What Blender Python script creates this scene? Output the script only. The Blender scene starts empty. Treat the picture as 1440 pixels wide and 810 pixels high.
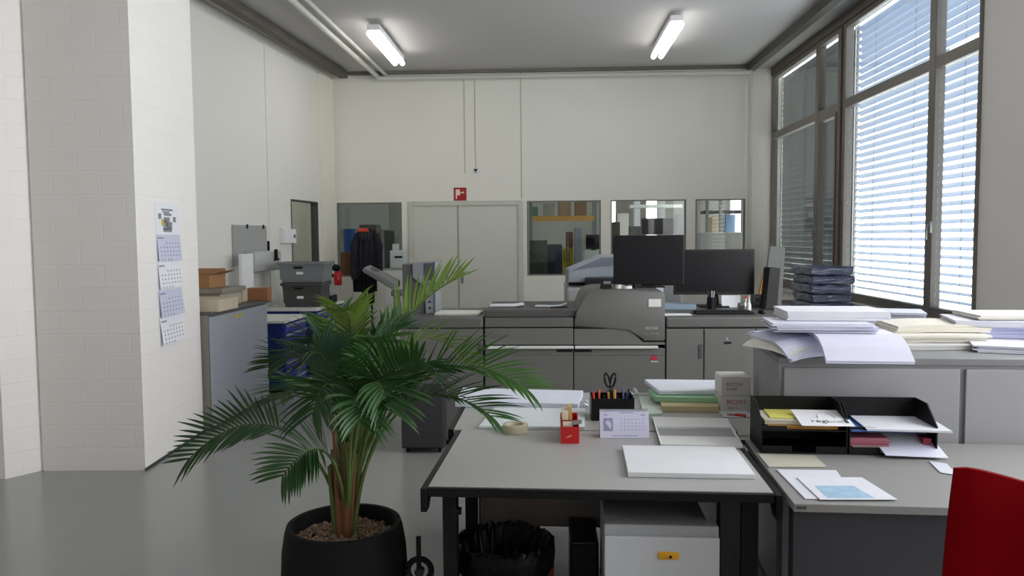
import bpy, bmesh, math, random
from mathutils import Vector, Matrix
random.seed(7)
C = bpy.context.scene.collection
PI = math.pi
cos, sin = math.cos, math.sin

# ------------------------------------------------------------------ camera
F = 1100.0; TH = math.atan(49/F); PT = math.atan(69.6/F); RO = .008; EYE = 1.6
f0 = Vector((-sin(TH)*cos(PT), cos(TH)*cos(PT), -sin(PT)))
r0 = Vector((cos(TH), sin(TH), 0)); u0 = Vector((-sin(TH)*sin(PT), cos(TH)*sin(PT), cos(PT)))
RR = r0*cos(RO) - u0*sin(RO); UU = u0*cos(RO) + r0*sin(RO)
EY = Vector((0, 0, EYE))
def V(u, v, x=None, y=None, z=None):
    """where the sight line through a point of the photograph meets a known plane of the room"""
    d = f0 + RR*((u-720)/F) + UU*((405-v)/F)
    if x is not None: t = x/d.x
    elif y is not None: t = y/d.y
    else: t = (z-EYE)/d.z
    return EY + d*t
cam = bpy.data.cameras.new('camera'); co = bpy.data.objects.new('camera', cam); C.objects.link(co)
M4 = Matrix((RR, UU, -f0)).transposed().to_4x4(); M4.translation = EY
co.matrix_world = M4
cam.sensor_width = 36; cam.lens = F/1440*36; cam.clip_end = 200; cam.clip_start = .05
bpy.context.scene.camera = co

# ------------------------------------------------------------------ materials
def lin(c): c /= 255; return c/12.92 if c <= .04045 else ((c+.055)/1.055)**2.4
_m = {}
def mat(r, g, b, rough=.6, metal=0, var=.06, scale=8, bump=0, bscale=40, spec=.5, emit=0, trans=0):
    key = (r, g, b, rough, metal, var, scale, bump, bscale, spec, emit, trans)
    if key in _m: return _m[key]
    m = bpy.data.materials.new('m_%d_%d_%d' % (r, g, b)); m.use_nodes = True
    n = m.node_tree.nodes; l = m.node_tree.links; p = n['Principled BSDF']
    col = (lin(r), lin(g), lin(b), 1)
    p.inputs['Roughness'].default_value = rough; p.inputs['Metallic'].default_value = metal
    p.inputs['Specular IOR Level'].default_value = spec
    tc = n.new('ShaderNodeTexCoord'); no = n.new('ShaderNodeTexNoise')
    no.inputs['Scale'].default_value = scale; no.inputs['Detail'].default_value = 4
    l.new(tc.outputs['Object'], no.inputs['Vector'])
    mx = n.new('ShaderNodeMix'); mx.data_type = 'RGBA'
    mx.inputs['A'].default_value = tuple(c*(1-var) for c in col[:3])+(1,)
    mx.inputs['B'].default_value = tuple(min(1, c*(1+var)) for c in col[:3])+(1,)
    l.new(no.outputs['Fac'], mx.inputs['Factor']); l.new(mx.outputs['Result'], p.inputs['Base Color'])
    if bump:
        n2 = n.new('ShaderNodeTexNoise'); n2.inputs['Scale'].default_value = bscale; n2.inputs['Detail'].default_value = 3
        l.new(tc.outputs['Object'], n2.inputs['Vector'])
        b_ = n.new('ShaderNodeBump'); b_.inputs['Strength'].default_value = bump; b_.inputs['Distance'].default_value = .01
        l.new(n2.outputs['Fac'], b_.inputs['Height']); l.new(b_.outputs['Normal'], p.inputs['Normal'])
    if emit:
        p.inputs['Emission Color'].default_value = col; p.inputs['Emission Strength'].default_value = emit
    if trans:
        tr = n.new('ShaderNodeBsdfTranslucent'); l.new(mx.outputs['Result'], tr.inputs['Color'])
        ms = n.new('ShaderNodeMixShader'); ms.inputs[0].default_value = trans
        l.new(p.outputs[0], ms.inputs[1]); l.new(tr.outputs[0], ms.inputs[2])
        l.new(ms.outputs[0], n['Material Output'].inputs['Surface'])
    _m[key] = m; return m
def glassmat(name, tint=(.93, .96, .95), refl=.08):
    m = bpy.data.materials.new(name); m.use_nodes = True
    n = m.node_tree.nodes; l = m.node_tree.links; n.remove(n['Principled BSDF'])
    t = n.new('ShaderNodeBsdfTransparent'); t.inputs[0].default_value = tint+(1,)
    g = n.new('ShaderNodeBsdfGlossy'); g.inputs['Roughness'].default_value = .02
    fr = n.new('ShaderNodeFresnel'); ge = n.new('ShaderNodeNewGeometry'); ma = n.new('ShaderNodeMath'); ma.operation = 'MULTIPLY_ADD'
    ma.inputs[1].default_value = 1/1.45-1.45; ma.inputs[2].default_value = 1.45   # thin pane: same reflectance from both faces
    l.new(ge.outputs['Backfacing'], ma.inputs[0]); l.new(ma.outputs[0], fr.inputs[0])
    ms = n.new('ShaderNodeMixShader'); l.new(fr.outputs[0], ms.inputs[0]); l.new(t.outputs[0], ms.inputs[1]); l.new(g.outputs[0], ms.inputs[2])
    l.new(ms.outputs[0], n['Material Output'].inputs['Surface']); return m
GLASS = glassmat('window_glass'); GLASSD = glassmat('partition_glass', (.62, .66, .64))
CLEAR = glassmat('clear_tape', (.86, .84, .70))
def brickmat(base):
    m = mat(*base, .55, 0, .03, 2).copy(); n = m.node_tree.nodes; l = m.node_tree.links; p = n['Principled BSDF']
    tc = n.new('ShaderNodeTexCoord'); mp = n.new('ShaderNodeMapping'); br = n.new('ShaderNodeTexBrick')
    mp.inputs['Rotation'].default_value = (PI/2, 0, 0)
    geo = n.new('ShaderNodeNewGeometry'); sep = n.new('ShaderNodeSeparateXYZ'); cmb = n.new('ShaderNodeCombineXYZ'); ad = n.new('ShaderNodeMath')
    l.new(geo.outputs['Position'], sep.inputs[0]); l.new(sep.outputs['X'], ad.inputs[0]); l.new(sep.outputs['Y'], ad.inputs[1])
    l.new(ad.outputs[0], cmb.inputs['X']); l.new(sep.outputs['Z'], cmb.inputs['Y'])
    l.new(cmb.outputs[0], br.inputs['Vector'])
    br.inputs['Scale'].default_value = 1; br.inputs['Brick Width'].default_value = .34; br.inputs['Row Height'].default_value = .16
    br.inputs['Mortar Size'].default_value = .006; br.inputs['Mortar Smooth'].default_value = 1
    b_ = n.new('ShaderNodeBump'); b_.inputs['Strength'].default_value = .35; b_.inputs['Distance'].default_value = .004; b_.invert = True
    no = n.new('ShaderNodeTexNoise'); no.inputs['Scale'].default_value = 14; l.new(geo.outputs['Position'], no.inputs['Vector'])
    a2 = n.new('ShaderNodeMath'); a2.operation = 'MULTIPLY_ADD'; a2.inputs[1].default_value = .35
    l.new(no.outputs['Fac'], a2.inputs[0]); l.new(br.outputs['Fac'], a2.inputs[2])
    l.new(a2.outputs[0], b_.inputs['Height']); l.new(b_.outputs['Normal'], p.inputs['Normal'])
    return m
WALL = mat(226, 224, 218, .7, 0, .02, 1.2, .15, 30)
WALLB = mat(234, 232, 222, .7, 0, .03, .8, .15, 30)
BRICK = brickmat((244, 240, 236))
CEIL = mat(192, 189, 188, .8, 0, .03, .6)
FLOOR = mat(152, 153, 150, .22, 0, .07, .9, .03, 3)
ALU = mat(122, 116, 110, .45, .3, .05)
ALUB = mat(104, 94, 86, .6, 0, .1)
WHITE = mat(232, 232, 234, .5)
PAPER = mat(236, 237, 242, .75, 0, .02)
PAPERW = mat(228, 226, 218, .75, 0, .03)
PAPERB = mat(205, 208, 228, .75, 0, .03)
BLACK = mat(12, 12, 14, .5, spec=.3); BLACKM = mat(22, 22, 25, .7, spec=.3)
DKGREY = mat(62, 62, 66, .6)
PRN = mat(108, 107, 104, .5, 0, .03); PRNT = mat(98, 98, 95, .5, 0, .03); PRND = mat(78, 78, 76, .55)
CHROME = mat(190, 190, 190, .25, 1); STEEL = mat(150, 150, 150, .4, .8)
TOPG = mat(164, 164, 162, .38, 0, .03, 60)
TOPB = mat(142, 142, 140, .42, 0, .03, 60)

# ------------------------------------------------------------------ mesh builder
class MB:
    def __init__(s): s.b = bmesh.new()
    def face(s, pts):
        return s.b.faces.new([s.b.verts.new(p) for p in pts])
    def hexa(s, p, bev=0):
        """p: 4 bottom corners then 4 top corners, both counter-clockwise seen from above"""
        v = [s.b.verts.new(q) for q in p]; fs = []
        for i in ((3, 2, 1, 0), (4, 5, 6, 7), (0, 1, 5, 4), (1, 2, 6, 5), (2, 3, 7, 6), (3, 0, 4, 7)):
            fs.append(s.b.faces.new([v[k] for k in i]))
        if bev:
            es = list({e for f in fs for e in f.edges})
            bmesh.ops.bevel(s.b, geom=es, offset=bev, segments=2, affect='EDGES', profile=.5)
        return s
    def box(s, x0, x1, y0, y1, z0, z1, bev=0):
        return s.hexa([(x0, y0, z0), (x1, y0, z0), (x1, y1, z0), (x0, y1, z0), (x0, y0, z1), (x1, y0, z1), (x1, y1, z1), (x0, y1, z1)], bev)
    def obox(s, c, e, w, d, z0, z1, bev=0):
        """box with front-left-bottom corner c (x,y), along unit vector e by w, across by d"""
        e = Vector((e[0], e[1], 0)).normalized(); n = Vector((-e.y, e.x, 0)); o = Vector((c[0], c[1], 0))
        q = [o, o+e*w, o+e*w+n*d, o+n*d]
        return s.hexa([(p.x, p.y, z0) for p in q]+[(p.x, p.y, z1) for p in q], bev)
    def prism(s, pts, vec, bev=0):
        """planar polygon pts swept along vec"""
        vec = Vector(vec); a = [s.b.verts.new(p) for p in pts]; b = [s.b.verts.new(Vector(p)+vec) for p in pts]; n = len(pts)
        fs = [s.b.faces.new(list(reversed(a))), s.b.faces.new(b)]
        for i in range(n): fs.append(s.b.faces.new([a[i], a[(i+1) % n], b[(i+1) % n], b[i]]))
        if bev:
            es = list({e for f in fs for e in f.edges})
            bmesh.ops.bevel(s.b, geom=es, offset=bev, segments=2, affect='EDGES', profile=.5)
        return s
    def tube(s, pts, r, seg=10, cap=True):
        pts = [Vector(p) for p in pts]; rings = []; n = len(pts)
        if not hasattr(r, '__len__'): r = [r]*n
        for i, p in enumerate(pts):
            t = (pts[min(i+1, n-1)]-pts[max(i-1, 0)]).normalized()
            a = t.cross(Vector((0, 0, 1)))
            if a.length < .05: a = t.cross(Vector((0, 1, 0)))
            a.normalize(); b = t.cross(a)
            rings.append([s.b.verts.new(p+a*(r[i]*cos(k*2*PI/seg))+b*(r[i]*sin(k*2*PI/seg))) for k in range(seg)])
        for i in range(n-1):
            for k in range(seg):
                s.b.faces.new([rings[i][k], rings[i][(k+1) % seg], rings[i+1][(k+1) % seg], rings[i+1][k]])
        if cap: s.b.faces.new(rings[0]); s.b.faces.new(list(reversed(rings[-1])))
        return s
    def lathe(s, c, prof, seg=32, jit=0):
        """prof: list of (radius, z); closed where the radius is 0"""
        rings = []
        for r, z in prof:
            if r == 0: rings.append([s.b.verts.new((c[0], c[1], z))])
            else: rings.append([s.b.verts.new((c[0]+r*cos(k*2*PI/seg)*(1+jit*random.uniform(-1, 1)), c[1]+r*sin(k*2*PI/seg)*(1+jit*random.uniform(-1, 1)), z+jit*.3*random.uniform(-1, 1)*r)) for k in range(seg)])
        for a, b in zip(rings, rings[1:]):
            for k in range(seg):
                k2 = (k+1) % seg
                if len(a) == 1 and len(b) == 1: continue
                if len(a) == 1: s.b.faces.new([a[0], b[k], b[k2]])
                elif len(b) == 1: s.b.faces.new([a[k], b[0], a[k2]])
                else: s.b.faces.new([a[k], a[k2], b[k2], b[k]])
        return s
    def ball(s, c, r, sx=1, sy=1, sz=1):
        g = bmesh.ops.create_icosphere(s.b, subdivisions=2, radius=r)
        for v in g['verts']: v.co = Vector((v.co.x*sx+c[0], v.co.y*sy+c[1], v.co.z*sz+c[2]))
        return s
_w = {}
def thing(name, label, cat, loc, group=None):
    o = bpy.data.objects.new(name, None); C.objects.link(o); o.location = loc; o.empty_display_size = .05
    _w[o.name] = Vector(loc); o['label'] = label; o['category'] = cat
    if group: o['group'] = group
    return o
def build(name, mb, m, parent=None, smooth=False, label=None, cat=None, group=None, kind=None):
    bm = mb.b; bmesh.ops.recalc_face_normals(bm, faces=bm.faces)
    xs = [v.co for v in bm.verts]
    c = Vector(((min(v.x for v in xs)+max(v.x for v in xs))/2, (min(v.y for v in xs)+max(v.y for v in xs))/2, min(v.z for v in xs)))
    for v in bm.verts: v.co -= c
    me = bpy.data.meshes.new(name); bm.to_mesh(me); bm.free()
    if smooth:
        me.polygons.foreach_set('use_smooth', [True]*len(me.polygons))
    me.materials.append(m)
    o = bpy.data.objects.new(name, me); C.objects.link(o)
    if smooth:
        md = o.modifiers.new('edges', 'EDGE_SPLIT'); md.split_angle = math.radians(38)
    if parent:
        o.parent = parent; o.location = c-_w[parent.name]
    else: o.location = c
    _w[o.name] = c
    if label: o['label'] = label
    if cat: o['category'] = cat
    if group: o['group'] = group
    if kind: o['kind'] = kind
    return o
def struct(name, mb, m, parent=None, smooth=False):
    return build(name, mb, m, parent, smooth, kind=None if parent else 'structure')
def text(name, s, p, ex, ey, size, m, parent, depth=.0006, align='LEFT', shear=0, space=1):
    """lettering laid on a surface: p origin, ex reading direction, ey up direction of the letters"""
    cu = bpy.data.curves.new(name, 'FONT'); cu.body = s; cu.size = size; cu.extrude = depth; cu.align_x = align; cu.space_line = space; cu.resolution_u = 2
    o = bpy.data.objects.new('t', cu); me = bpy.data.meshes.new_from_object(o)
    ex = Vector(ex).normalized(); ey = Vector(ey).normalized(); ez = ex.cross(ey).normalized()
    mb = MB(); mb.b.from_mesh(me)
    p = Vector(p)
    for v in mb.b.verts: v.co = p+ex*v.co.x+ey*v.co.y+ez*v.co.z
    bpy.data.objects.remove(o)
    return build(name, mb, m, parent)

def sheaf(c, w, d, rot, z, h, layers=4, jit=.004, droop=0, side=0, curl=0):
    """a stack of sheets: c centre (x,y), w across, d deep, bends down by droop at its near end and by side at its left end"""
    mb = MB(); N = 6
    a0 = math.radians(rot); hh = h/layers
    for k in range(layers):
        a = a0+random.uniform(-1, 1)*jit*3; ox = random.uniform(-jit, jit); oy = random.uniform(-jit, jit)
        zz = z+k*hh; gr = [[], []]
        for top in (0, 1):
            for i in range(N+1):
                row = []
                for j in range(N+1):
                    s_, t_ = i/N-.5, j/N-.5
                    x = s_*w+ox; y = t_*d+oy
                    dz = -droop*max(0, -t_*2)**2-side*max(0, -s_*2)**2+curl*max(0, s_*2)**3
                    row.append(mb.b.verts.new((c[0]+x*cos(a)-y*sin(a), c[1]+x*sin(a)+y*cos(a), zz+dz+(hh*.93 if top else 0))))
                gr[top].append(row)
        for i in range(N):
            for j in range(N):
                for g in gr: mb.b.faces.new([g[i][j], g[i+1][j], g[i+1][j+1], g[i][j+1]])
        rim = [(i, 0) for i in range(N)]+[(N, j) for j in range(N)]+[(i, N) for i in range(N, 0, -1)]+[(0, j) for j in range(N, 0, -1)]
        for q in range(len(rim)):
            a1, b1 = rim[q], rim[(q+1) % len(rim)]
            mb.b.faces.new([gr[0][a1[0]][a1[1]], gr[0][b1[0]][b1[1]], gr[1][b1[0]][b1[1]], gr[1][a1[0]][a1[1]]])
    return mb
def slab_px(q, z, h, bev=0):
    """slab whose top outline was measured at four points of the photograph, near-left, near-right, far-right, far-left"""
    p = [V(u, v, z=z+h) for u, v in q]
    return MB().hexa([(a.x, a.y, z) for a in p]+[(a.x, a.y, z+h) for a in p], bev)

# ------------------------------------------------------------------ the room
CZ = 4.15; BY = 12.0; RX = 3.4
def wall(o, e, L, H, T, holes, z0=0):
    """wall from o along e, thickness T towards the left of e, rectangular openings (s0,s1,z0,z1)"""
    e = Vector((e[0], e[1], 0)).normalized(); n = Vector((-e.y, e.x, 0)); o = Vector((o[0], o[1], 0)); mb = MB()
    S = sorted({0, L}|{h[0] for h in holes}|{h[1] for h in holes}); Z = sorted({z0, H}|{h[2] for h in holes}|{h[3] for h in holes})
    for a, b in zip(S, S[1:]):
        zs = None
        for c, d in zip(Z, Z[1:]):
            m1, m2 = (a+b)/2, (c+d)/2
            if any(h[0] < m1 < h[1] and h[2] < m2 < h[3] for h in holes): continue
            p = [o+e*a, o+e*b, o+e*b+n*T, o+e*a+n*T]
            mb.hexa([(q.x, q.y, c) for q in p]+[(q.x, q.y, d) for q in p])
    return mb
struct('floor', MB().box(-6, 3.7, -4.3, 19, -.1, 0), FLOOR)
struct('ceiling', MB().box(-6, 3.7, -4.3, 19, CZ, CZ+.1), CEIL)
WZ0, WZ1 = 1.03, 2.17
XA = (V(474, 300, y=BY).x, V(565, 300, y=BY).x); XB = (V(741, 300, y=BY).x, V(845, 300, y=BY).x)
XC = (V(859, 300, y=BY).x, V(965, 300, y=BY).x); XD = (V(978, 300, y=BY).x, V(1048, 300, y=BY).x)
DX = (V(579, 300, y=BY).x, V(644, 300, y=BY).x, V(731, 300, y=BY).x)
W0 = -6
struct('wall_back', wall((W0, BY), (1, 0), 9.7, CZ, .14, [(a-W0, b-W0, WZ0, WZ1) for a, b in (XA, XB, XC, XD)]+[(DX[0]-W0, DX[2]-W0, 0, 2.13)]), WALLB)
# slanted left wall beyond the pier
LO = Vector((-3.28-.55, 6.5, 0)); LE = Vector((.1, 1, 0)).normalized()
def LW(u, v=300):
    """distance along the left wall of a sight line, and height"""
    d = f0 + RR*((u-720)/F) + UU*((405-v)/F); n = Vector((LE.y, -LE.x, 0))
    t = (LO-EY).dot(n)/d.dot(n); p = EY+d*t
    return (p-LO).dot(LE), p.z
s0, s1 = LW(409)[0], LW(447)[0]
struct('wall_left', wall(LO-LE*.5, LE, 6.03, CZ, .12, [(s0+.5, s1+.5, WZ0, 2.155)]), WALL)
# pier and the wall nearer the camera
mb = MB(); mb.hexa([(-3.53, 5.24, 0), (-2.81, 5.26, 0), (-2.88, 6.35, 0), (-3.9, 6.35, 0), (-3.53, 5.24, CZ), (-2.81, 5.26, CZ), (-2.88, 6.35, CZ), (-3.9, 6.35, CZ)])
struct('wall_pier', mb, BRICK)
mb = MB(); mb.hexa([(-6, 5.05, 0), (-3.67, 5.05, 0), (-3.54, 5.26, 0), (-6, 5.4, 0), (-6, 5.05, CZ), (-3.67, 5.05, CZ), (-3.54, 5.26, CZ), (-6, 5.4, CZ)])
struct('wall_near', mb, BRICK)
struct('wall_side', MB().box(-6.1, -6, -4.2, 19, 0, CZ), WALL)
struct('wall_rear', MB().box(-6, 3.7, -4.3, -4.2, 0, CZ), WALL)
# window wall on the right
W1y = (V(1185, 200, x=RX).y, V(1086, 200, x=RX).y); W2y = (V(1379, 200, x=RX).y, V(1187, 200, x=RX).y)
HZ = 3.97; SZ = .88
mbw = wall((RX+.3, -4.3), (0, 1), 23.3, CZ, .3, [(W2y[0]+4.3, W1y[1]+4.3, SZ, HZ+.02), (2.0, 3.4, SZ, HZ), (5.3, 9.7, SZ, HZ), (17.0, 19.0, .9, 3.4)])
struct('wall_right', mbw, mat(244, 240, 236, .7, 0, .03, 1.2, .1, 30))
struct('wall_far', wall((-6, 18.2), (1, 0), 9.7, CZ, .15, [(7.35, 7.6, 1.5, 2.7), (8.3, 8.6, 1.5, 2.7)]), mat(176, 177, 166, .8))

# trims, trays and pipes
struct('trim_1', MB().prism([(-3.43, 8.17-.7, 0), (-3.31, 8.17-.7, 0), (-2.98, 11.85, 0), (-3.1, 11.85, 0)], (0, 0, .1)), mat(98, 93, 84, .8, 0, .35, 10)).location.z = 4.03
struct('trim_2', MB().box(2.98, 3.08, 4, BY-.02, 4.04, CZ-.001), mat(84, 80, 74, .8, 0, .2, 10))
struct('trim_3', MB().box(3.08, RX-.01, 4, BY-.02, 4.10, CZ-.001), mat(150, 148, 144, .7))
struct('trim_4', MB().box(-3.1, 3.0, BY-.06, BY-.01, 4.10, 4.149), mat(120, 116, 108, .8, 0, .2))
PIPE = mat(205, 204, 196, .5)
pa, pb = V(388, -20, z=4.06), V(541, 117, z=4.06)
struct('trim_5', MB().tube([pa, pb], .035, 12).tube([pa+Vector((.12, 0, .03)), pb+Vector((.12, 0, .03))], .025, 10), PIPE, smooth=True)
struct('trim_6', MB().tube([(pb.x, 11.85, 4.02), (2.95, 11.85, 4.02)], .032, 12).tube([(3.02, 11.85, 4.06), (3.02, 11.85, 1.05)], .032, 12)
       .tube([(2.9, 11.85, 4.02), (3.02, 11.85, 4.02)], .036, 12), PIPE, smooth=True)
struct('trim_7', MB().box(-.385, -.37, BY-.006, BY, 2.2, 4.1), mat(188, 186, 172, .8))
struct('trim_8', MB().box(-1.243, -1.235, BY-.008, BY, 2.6, 4.1), mat(180, 178, 166, .8))
l0, l1 = LW(377)[0], LW(380)[0]
mb = MB(); nn = Vector((LE.y, -LE.x, 0))
mb.obox(LO+LE*l0+nn*.012, LE, l1-l0, .012, 0, 4.02)
struct('trim_9', mb, WALL)
l0 = LW(449)[0]; mb = MB(); mb.obox(LO+LE*l0+nn*.06, LE, .5, .06, 0, 4.02); struct('trim_10', mb, mat(230, 227, 212, .7, 0, .02, 1.2))
struct('baseboard_pier', MB().prism([(-2.808, 5.25, 0), (-2.80, 5.25, 0), (-2.87, 6.35, 0), (-2.878, 6.35, 0)], (0, 0, .02)), DKGREY)

# double door
D = struct('door_1', MB().box(DX[0]+.03, DX[1]-.004, BY-.005, BY+.04, .01, 2.112, .003).box(DX[1]+.004, DX[2]-.03, BY-.005, BY+.04, .01, 2.112, .003), mat(212, 211, 200, .55, 0, .02))
fr = MB().box(DX[0]-.05, DX[0]+.03, BY-.03, BY+.05, 0, 2.18, .004).box(DX[2]-.03, DX[2]+.05, BY-.03, BY+.05, 0, 2.18, .004).box(DX[0]+.031, DX[2]-.031, BY-.03, BY+.05, 2.11, 2.18, .004)
build('door_frame', fr, mat(204, 203, 192, .55), D)
build('astragal', MB().box(DX[1]-.012, DX[1]+.012, BY-.012, BY-.004, .01, 2.10), mat(160, 160, 152, .5), D)
h = V(650, 387, y=BY-.01)
pl = build('handle_plate', MB().box(h.x-.022, h.x+.022, BY-.017, BY-.005, h.z-.13, h.z+.11, .004), STEEL, D)
build('door_handle', MB().tube([(h.x, BY-.015, h.z+.03), (h.x, BY-.06, h.z+.03), (h.x+.02, BY-.065, h.z+.03), (h.x+.13, BY-.065, h.z+.03)], .01, 8), STEEL, pl, True)

# interior windows of the back and left wall
def inner_window(name, x0, x1):
    f = .018
    mb = MB().box(x0, x0+f, BY-.004, BY+.08, WZ0, WZ1).box(x1-f, x1, BY-.004, BY+.08, WZ0, WZ1).box(x0+f, x1-f, BY-.004, BY+.08, WZ0, WZ0+f).box(x0+f, x1-f, BY-.004, BY+.08, WZ1-f, WZ1)
    o = struct(name, mb, mat(120, 120, 112, .5)); build('pane', MB().box(x0+f, x1-f, BY+.035, BY+.041, WZ0+f, WZ1-f), GLASS, o)
for i, (a, b) in enumerate((XA, XB, XC, XD)): inner_window('window_%d' % (i+3), a, b)
mb = MB()
def lbox(mb, a, b, d0, d1, z0, z1, bev=0): return mb.obox(LO+LE*a+nn*d1, LE, b-a, d1-d0, z0, z1, bev)
for a, b, c, d in ((s0, s0+.02, WZ0, 2.155), (s1-.025, s1, WZ0, 2.155), (s0+.02, s1-.025, WZ0, WZ0+.02), (s0+.02, s1-.025, 2.135, 2.155)): lbox(mb, a, b, -.1, .006, c, d)
o = struct('window_7', mb, mat(70, 70, 66, .5)); build('pane', lbox(MB(), s0+.02, s1-.025, -.05, -.045, WZ0+.02, 2.135), GLASS, o)

# exterior windows
def ext_window(name, y0, y1, split, jamb=.085, leaf=True):
    w = .085; tz0, tz1 = 3.04, 3.14; ym = split
    fx0, fx1 = RX-.03, RX+.06
    mb = MB()
    for a, b in ((y0, y0+jamb), (ym-.06, ym+.06), (y1-w, y1)): mb.box(fx0, fx1, a, b, SZ, HZ, .006)
    for a, b in ((SZ, SZ+w), (tz0, tz1), (HZ-.04, HZ+.02)): mb.box(fx0+.004, fx1-.004, y0+.01, y1-.01, a, b, .004)
    o = struct(name, mb, ALU)
    # opening casement in the narrow lower light
    c0 = y0+jamb; c1 = ym-.06
    mb = MB()
    for a, b, c, d in ((c0+.003, c0+.05, SZ+w, tz0), (c1-.05, c1-.003, SZ+w, tz0), (c0+.05, c1-.05, SZ+w, SZ+w+.05), (c0+.05, c1-.05, tz0-.05, tz0)):
        mb.box(fx0-.012, fx1-.02, a, b, c+.003, d-.003, .004)
    cs = build('casement', mb, ALU, o) if leaf else o
    build('window_handle', MB().box(fx0-.03, fx0-.012, c1-.035, c1-.012, 1.62, 1.72, .003).tube([(fx0-.03, c1-.024, 1.69), (fx0-.055, c1-.024, 1.69), (fx0-.055, c1-.024, 1.56)], .009, 8), STEEL, cs, True)
    mb = MB()
    for a, b, c, d in ((c0, c1, SZ+w, tz0), (c0, c1, tz1, HZ-.04), (ym+.06, y1-w, SZ+w, tz0), (ym+.06, y1-w, tz1, HZ-.04)): mb.box(RX+.012, RX+.02, a+.002, b-.002, c+.002, d-.002)
    build('pane', mb, GLASS, o)
    build('sill', MB().box(RX-.12, RX+.05, y0, y1, SZ-.04, SZ-.002, .004), mat(190, 188, 182, .5), o)
    return o
ext_window('window_1', W1y[0]+.03, W1y[1], V(1151, 200, x=RX).y)
ext_window('window_2', W2y[0], W2y[1]-.0, V(1313, 200, x=RX).y, .015, False)
struct('trim_11', MB().box(RX-.05, RX+.02, W2y[1]+.002, W1y[0]+.028, SZ, HZ), ALUB)
struct('trim_12', MB().box(RX-.045, RX+.02, W2y[0], W1y[1], HZ+.021, 4.099), ALUB)

def blind(name, label, y0, y1, tilt, m):
    t = thing(name, label, 'window blind', (RX+.13, (y0+y1)/2, SZ), 'exterior blinds outside the tall windows')
    mb = MB(); x = RX+.13; z = SZ+.06; a = math.radians(tilt)
    while z < HZ-.0:
        pts = []
        for k in range(5):
            s = (k-2)/4*.08; q = .007*(1-((k-2)/2)**2)
            pts.append((x+s*cos(a)-q*sin(a)*0, z-s*sin(a)+q))
        dn = [(p[0], p[1]-.0015) for p in reversed(pts)]
        mb.prism([(p[0], y0, p[1]) for p in pts+dn], (0, y1-y0, 0)); z += .078
    build('slats', mb, m, t)
    mb = MB(); n = 3
    for k in range(n):
        y = y0+(y1-y0)*(k+.5)/n
        mb.tube([(x, y, SZ+.04), (x, y, HZ-.01)], .0025, 6)
    build('ladder_cord', mb, mat(120, 122, 126, .7), t)
    build('bottom_rail', MB().box(x-.03, x+.03, y0, y1, SZ+.012, SZ+.035), STEEL, t)
    for g0, g1 in ((y0-.03, y0-.008), (y1+.008, y1+.03)): build('guide_rail', MB().box(x-.012, x+.012, g0, g1, SZ, HZ), STEEL, t)
blind('exterior_blind', 'dark nearly closed slatted blind outside the far window', W1y[0]+.02, W1y[1]-.07, 76, mat(132, 136, 142, .4, 0, .05))
blind('exterior_blind', 'bright half open slatted blind outside the near window', W2y[0]+.05, W2y[1]-.04, 27, mat(146, 160, 184, .45, 0, .03))

# ceiling lamps
TUBE = mat(255, 253, 248, .5, emit=9)
def lamp(x, y, label):
    t = thing('ceiling_light', label, 'ceiling light', (x, y, 3.96), 'twin tube ceiling lights')
    build('housing', MB().box(x-.075, x+.075, y-.8, y+.8, 4.03, 4.10, .01), WHITE, t)
    build('bracket', MB().box(x-.02, x+.02, y-.5, y-.46, 4.10, CZ).box(x-.02, x+.02, y+.46, y+.5, 4.10, CZ), WHITE, t)
    for s in (-1, 1): build('tube', MB().tube([(x+s*.05, y-.78, 3.995), (x+s*.05, y+.78, 3.995)], .033, 12), TUBE, t, True)
lamp(-2.0, 9.98, 'left glowing twin tube light on the grey ceiling')
lamp(1.48, 9.85, 'right glowing twin tube light on the grey ceiling')

# ------------------------------------------------------------------ on the back wall
def on_back(u0, u1, v0, v1, y=BY): a, b = V(u0, v0, y=y), V(u1, v1, y=y); return a.x, b.x, b.z, a.z
x0, x1, z0, z1 = on_back(638, 656, 264, 282)
t = thing('hose_reel_sign', 'red square fire hose sign above the white double door', 'sign', ((x0+x1)/2, BY-.004, z0))
build('panel', MB().box(x0, x1, BY-.008, BY-.001, z0, z1, .002), mat(170, 22, 28, .5), t)
sx, sz = x1-x0, z1-z0
mk = MB()
def sb(a, b, c, d): mk.box(x0+sx*a, x0+sx*b, BY-.011, BY-.008, z0+sz*c, z0+sz*d)
sb(.16, .5, .4, .86); sb(.16, .26, .12, .4); sb(.5, .7, .58, .66)
mk.prism([(x0+sx*.7, BY-.011, z0+sz*.52), (x0+sx*.86, BY-.011, z0+sz*.62), (x0+sx*.7, BY-.011, z0+sz*.74)], (0, .003, 0))
build('pictogram', mk, mat(235, 225, 205, .6), t)
build('red_frame', MB().box(x0, x1, BY-.0115, BY-.008, z1-.012, z1).box(x0, x1, BY-.0115, BY-.008, z0, z0+.01), mat(170, 22, 28, .5), t)
p = V(669, 240, y=BY)
t = thing('wall_sensor', 'tiny dark sensor on the white wall above the red sign', 'sensor', (p.x, BY, p.z-.04))
build('base', MB().box(p.x-.04, p.x+.04, BY-.02, BY, p.z-.045, p.z+.04, .006), WHITE, t)
build('lens', MB().prism([(p.x-.03, BY-.028, p.z+.025), (p.x+.03, BY-.028, p.z+.025), (p.x, BY-.028, p.z-.03)], (0, .01, 0)), BLACK, t)
build('cable', MB().tube([(p.x, BY-.006, p.z+.04), (p.x-.005, BY-.006, 3.0), (p.x, BY-.006, 4.0)], .004, 6), mat(170, 168, 158, .6), t)

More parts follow.
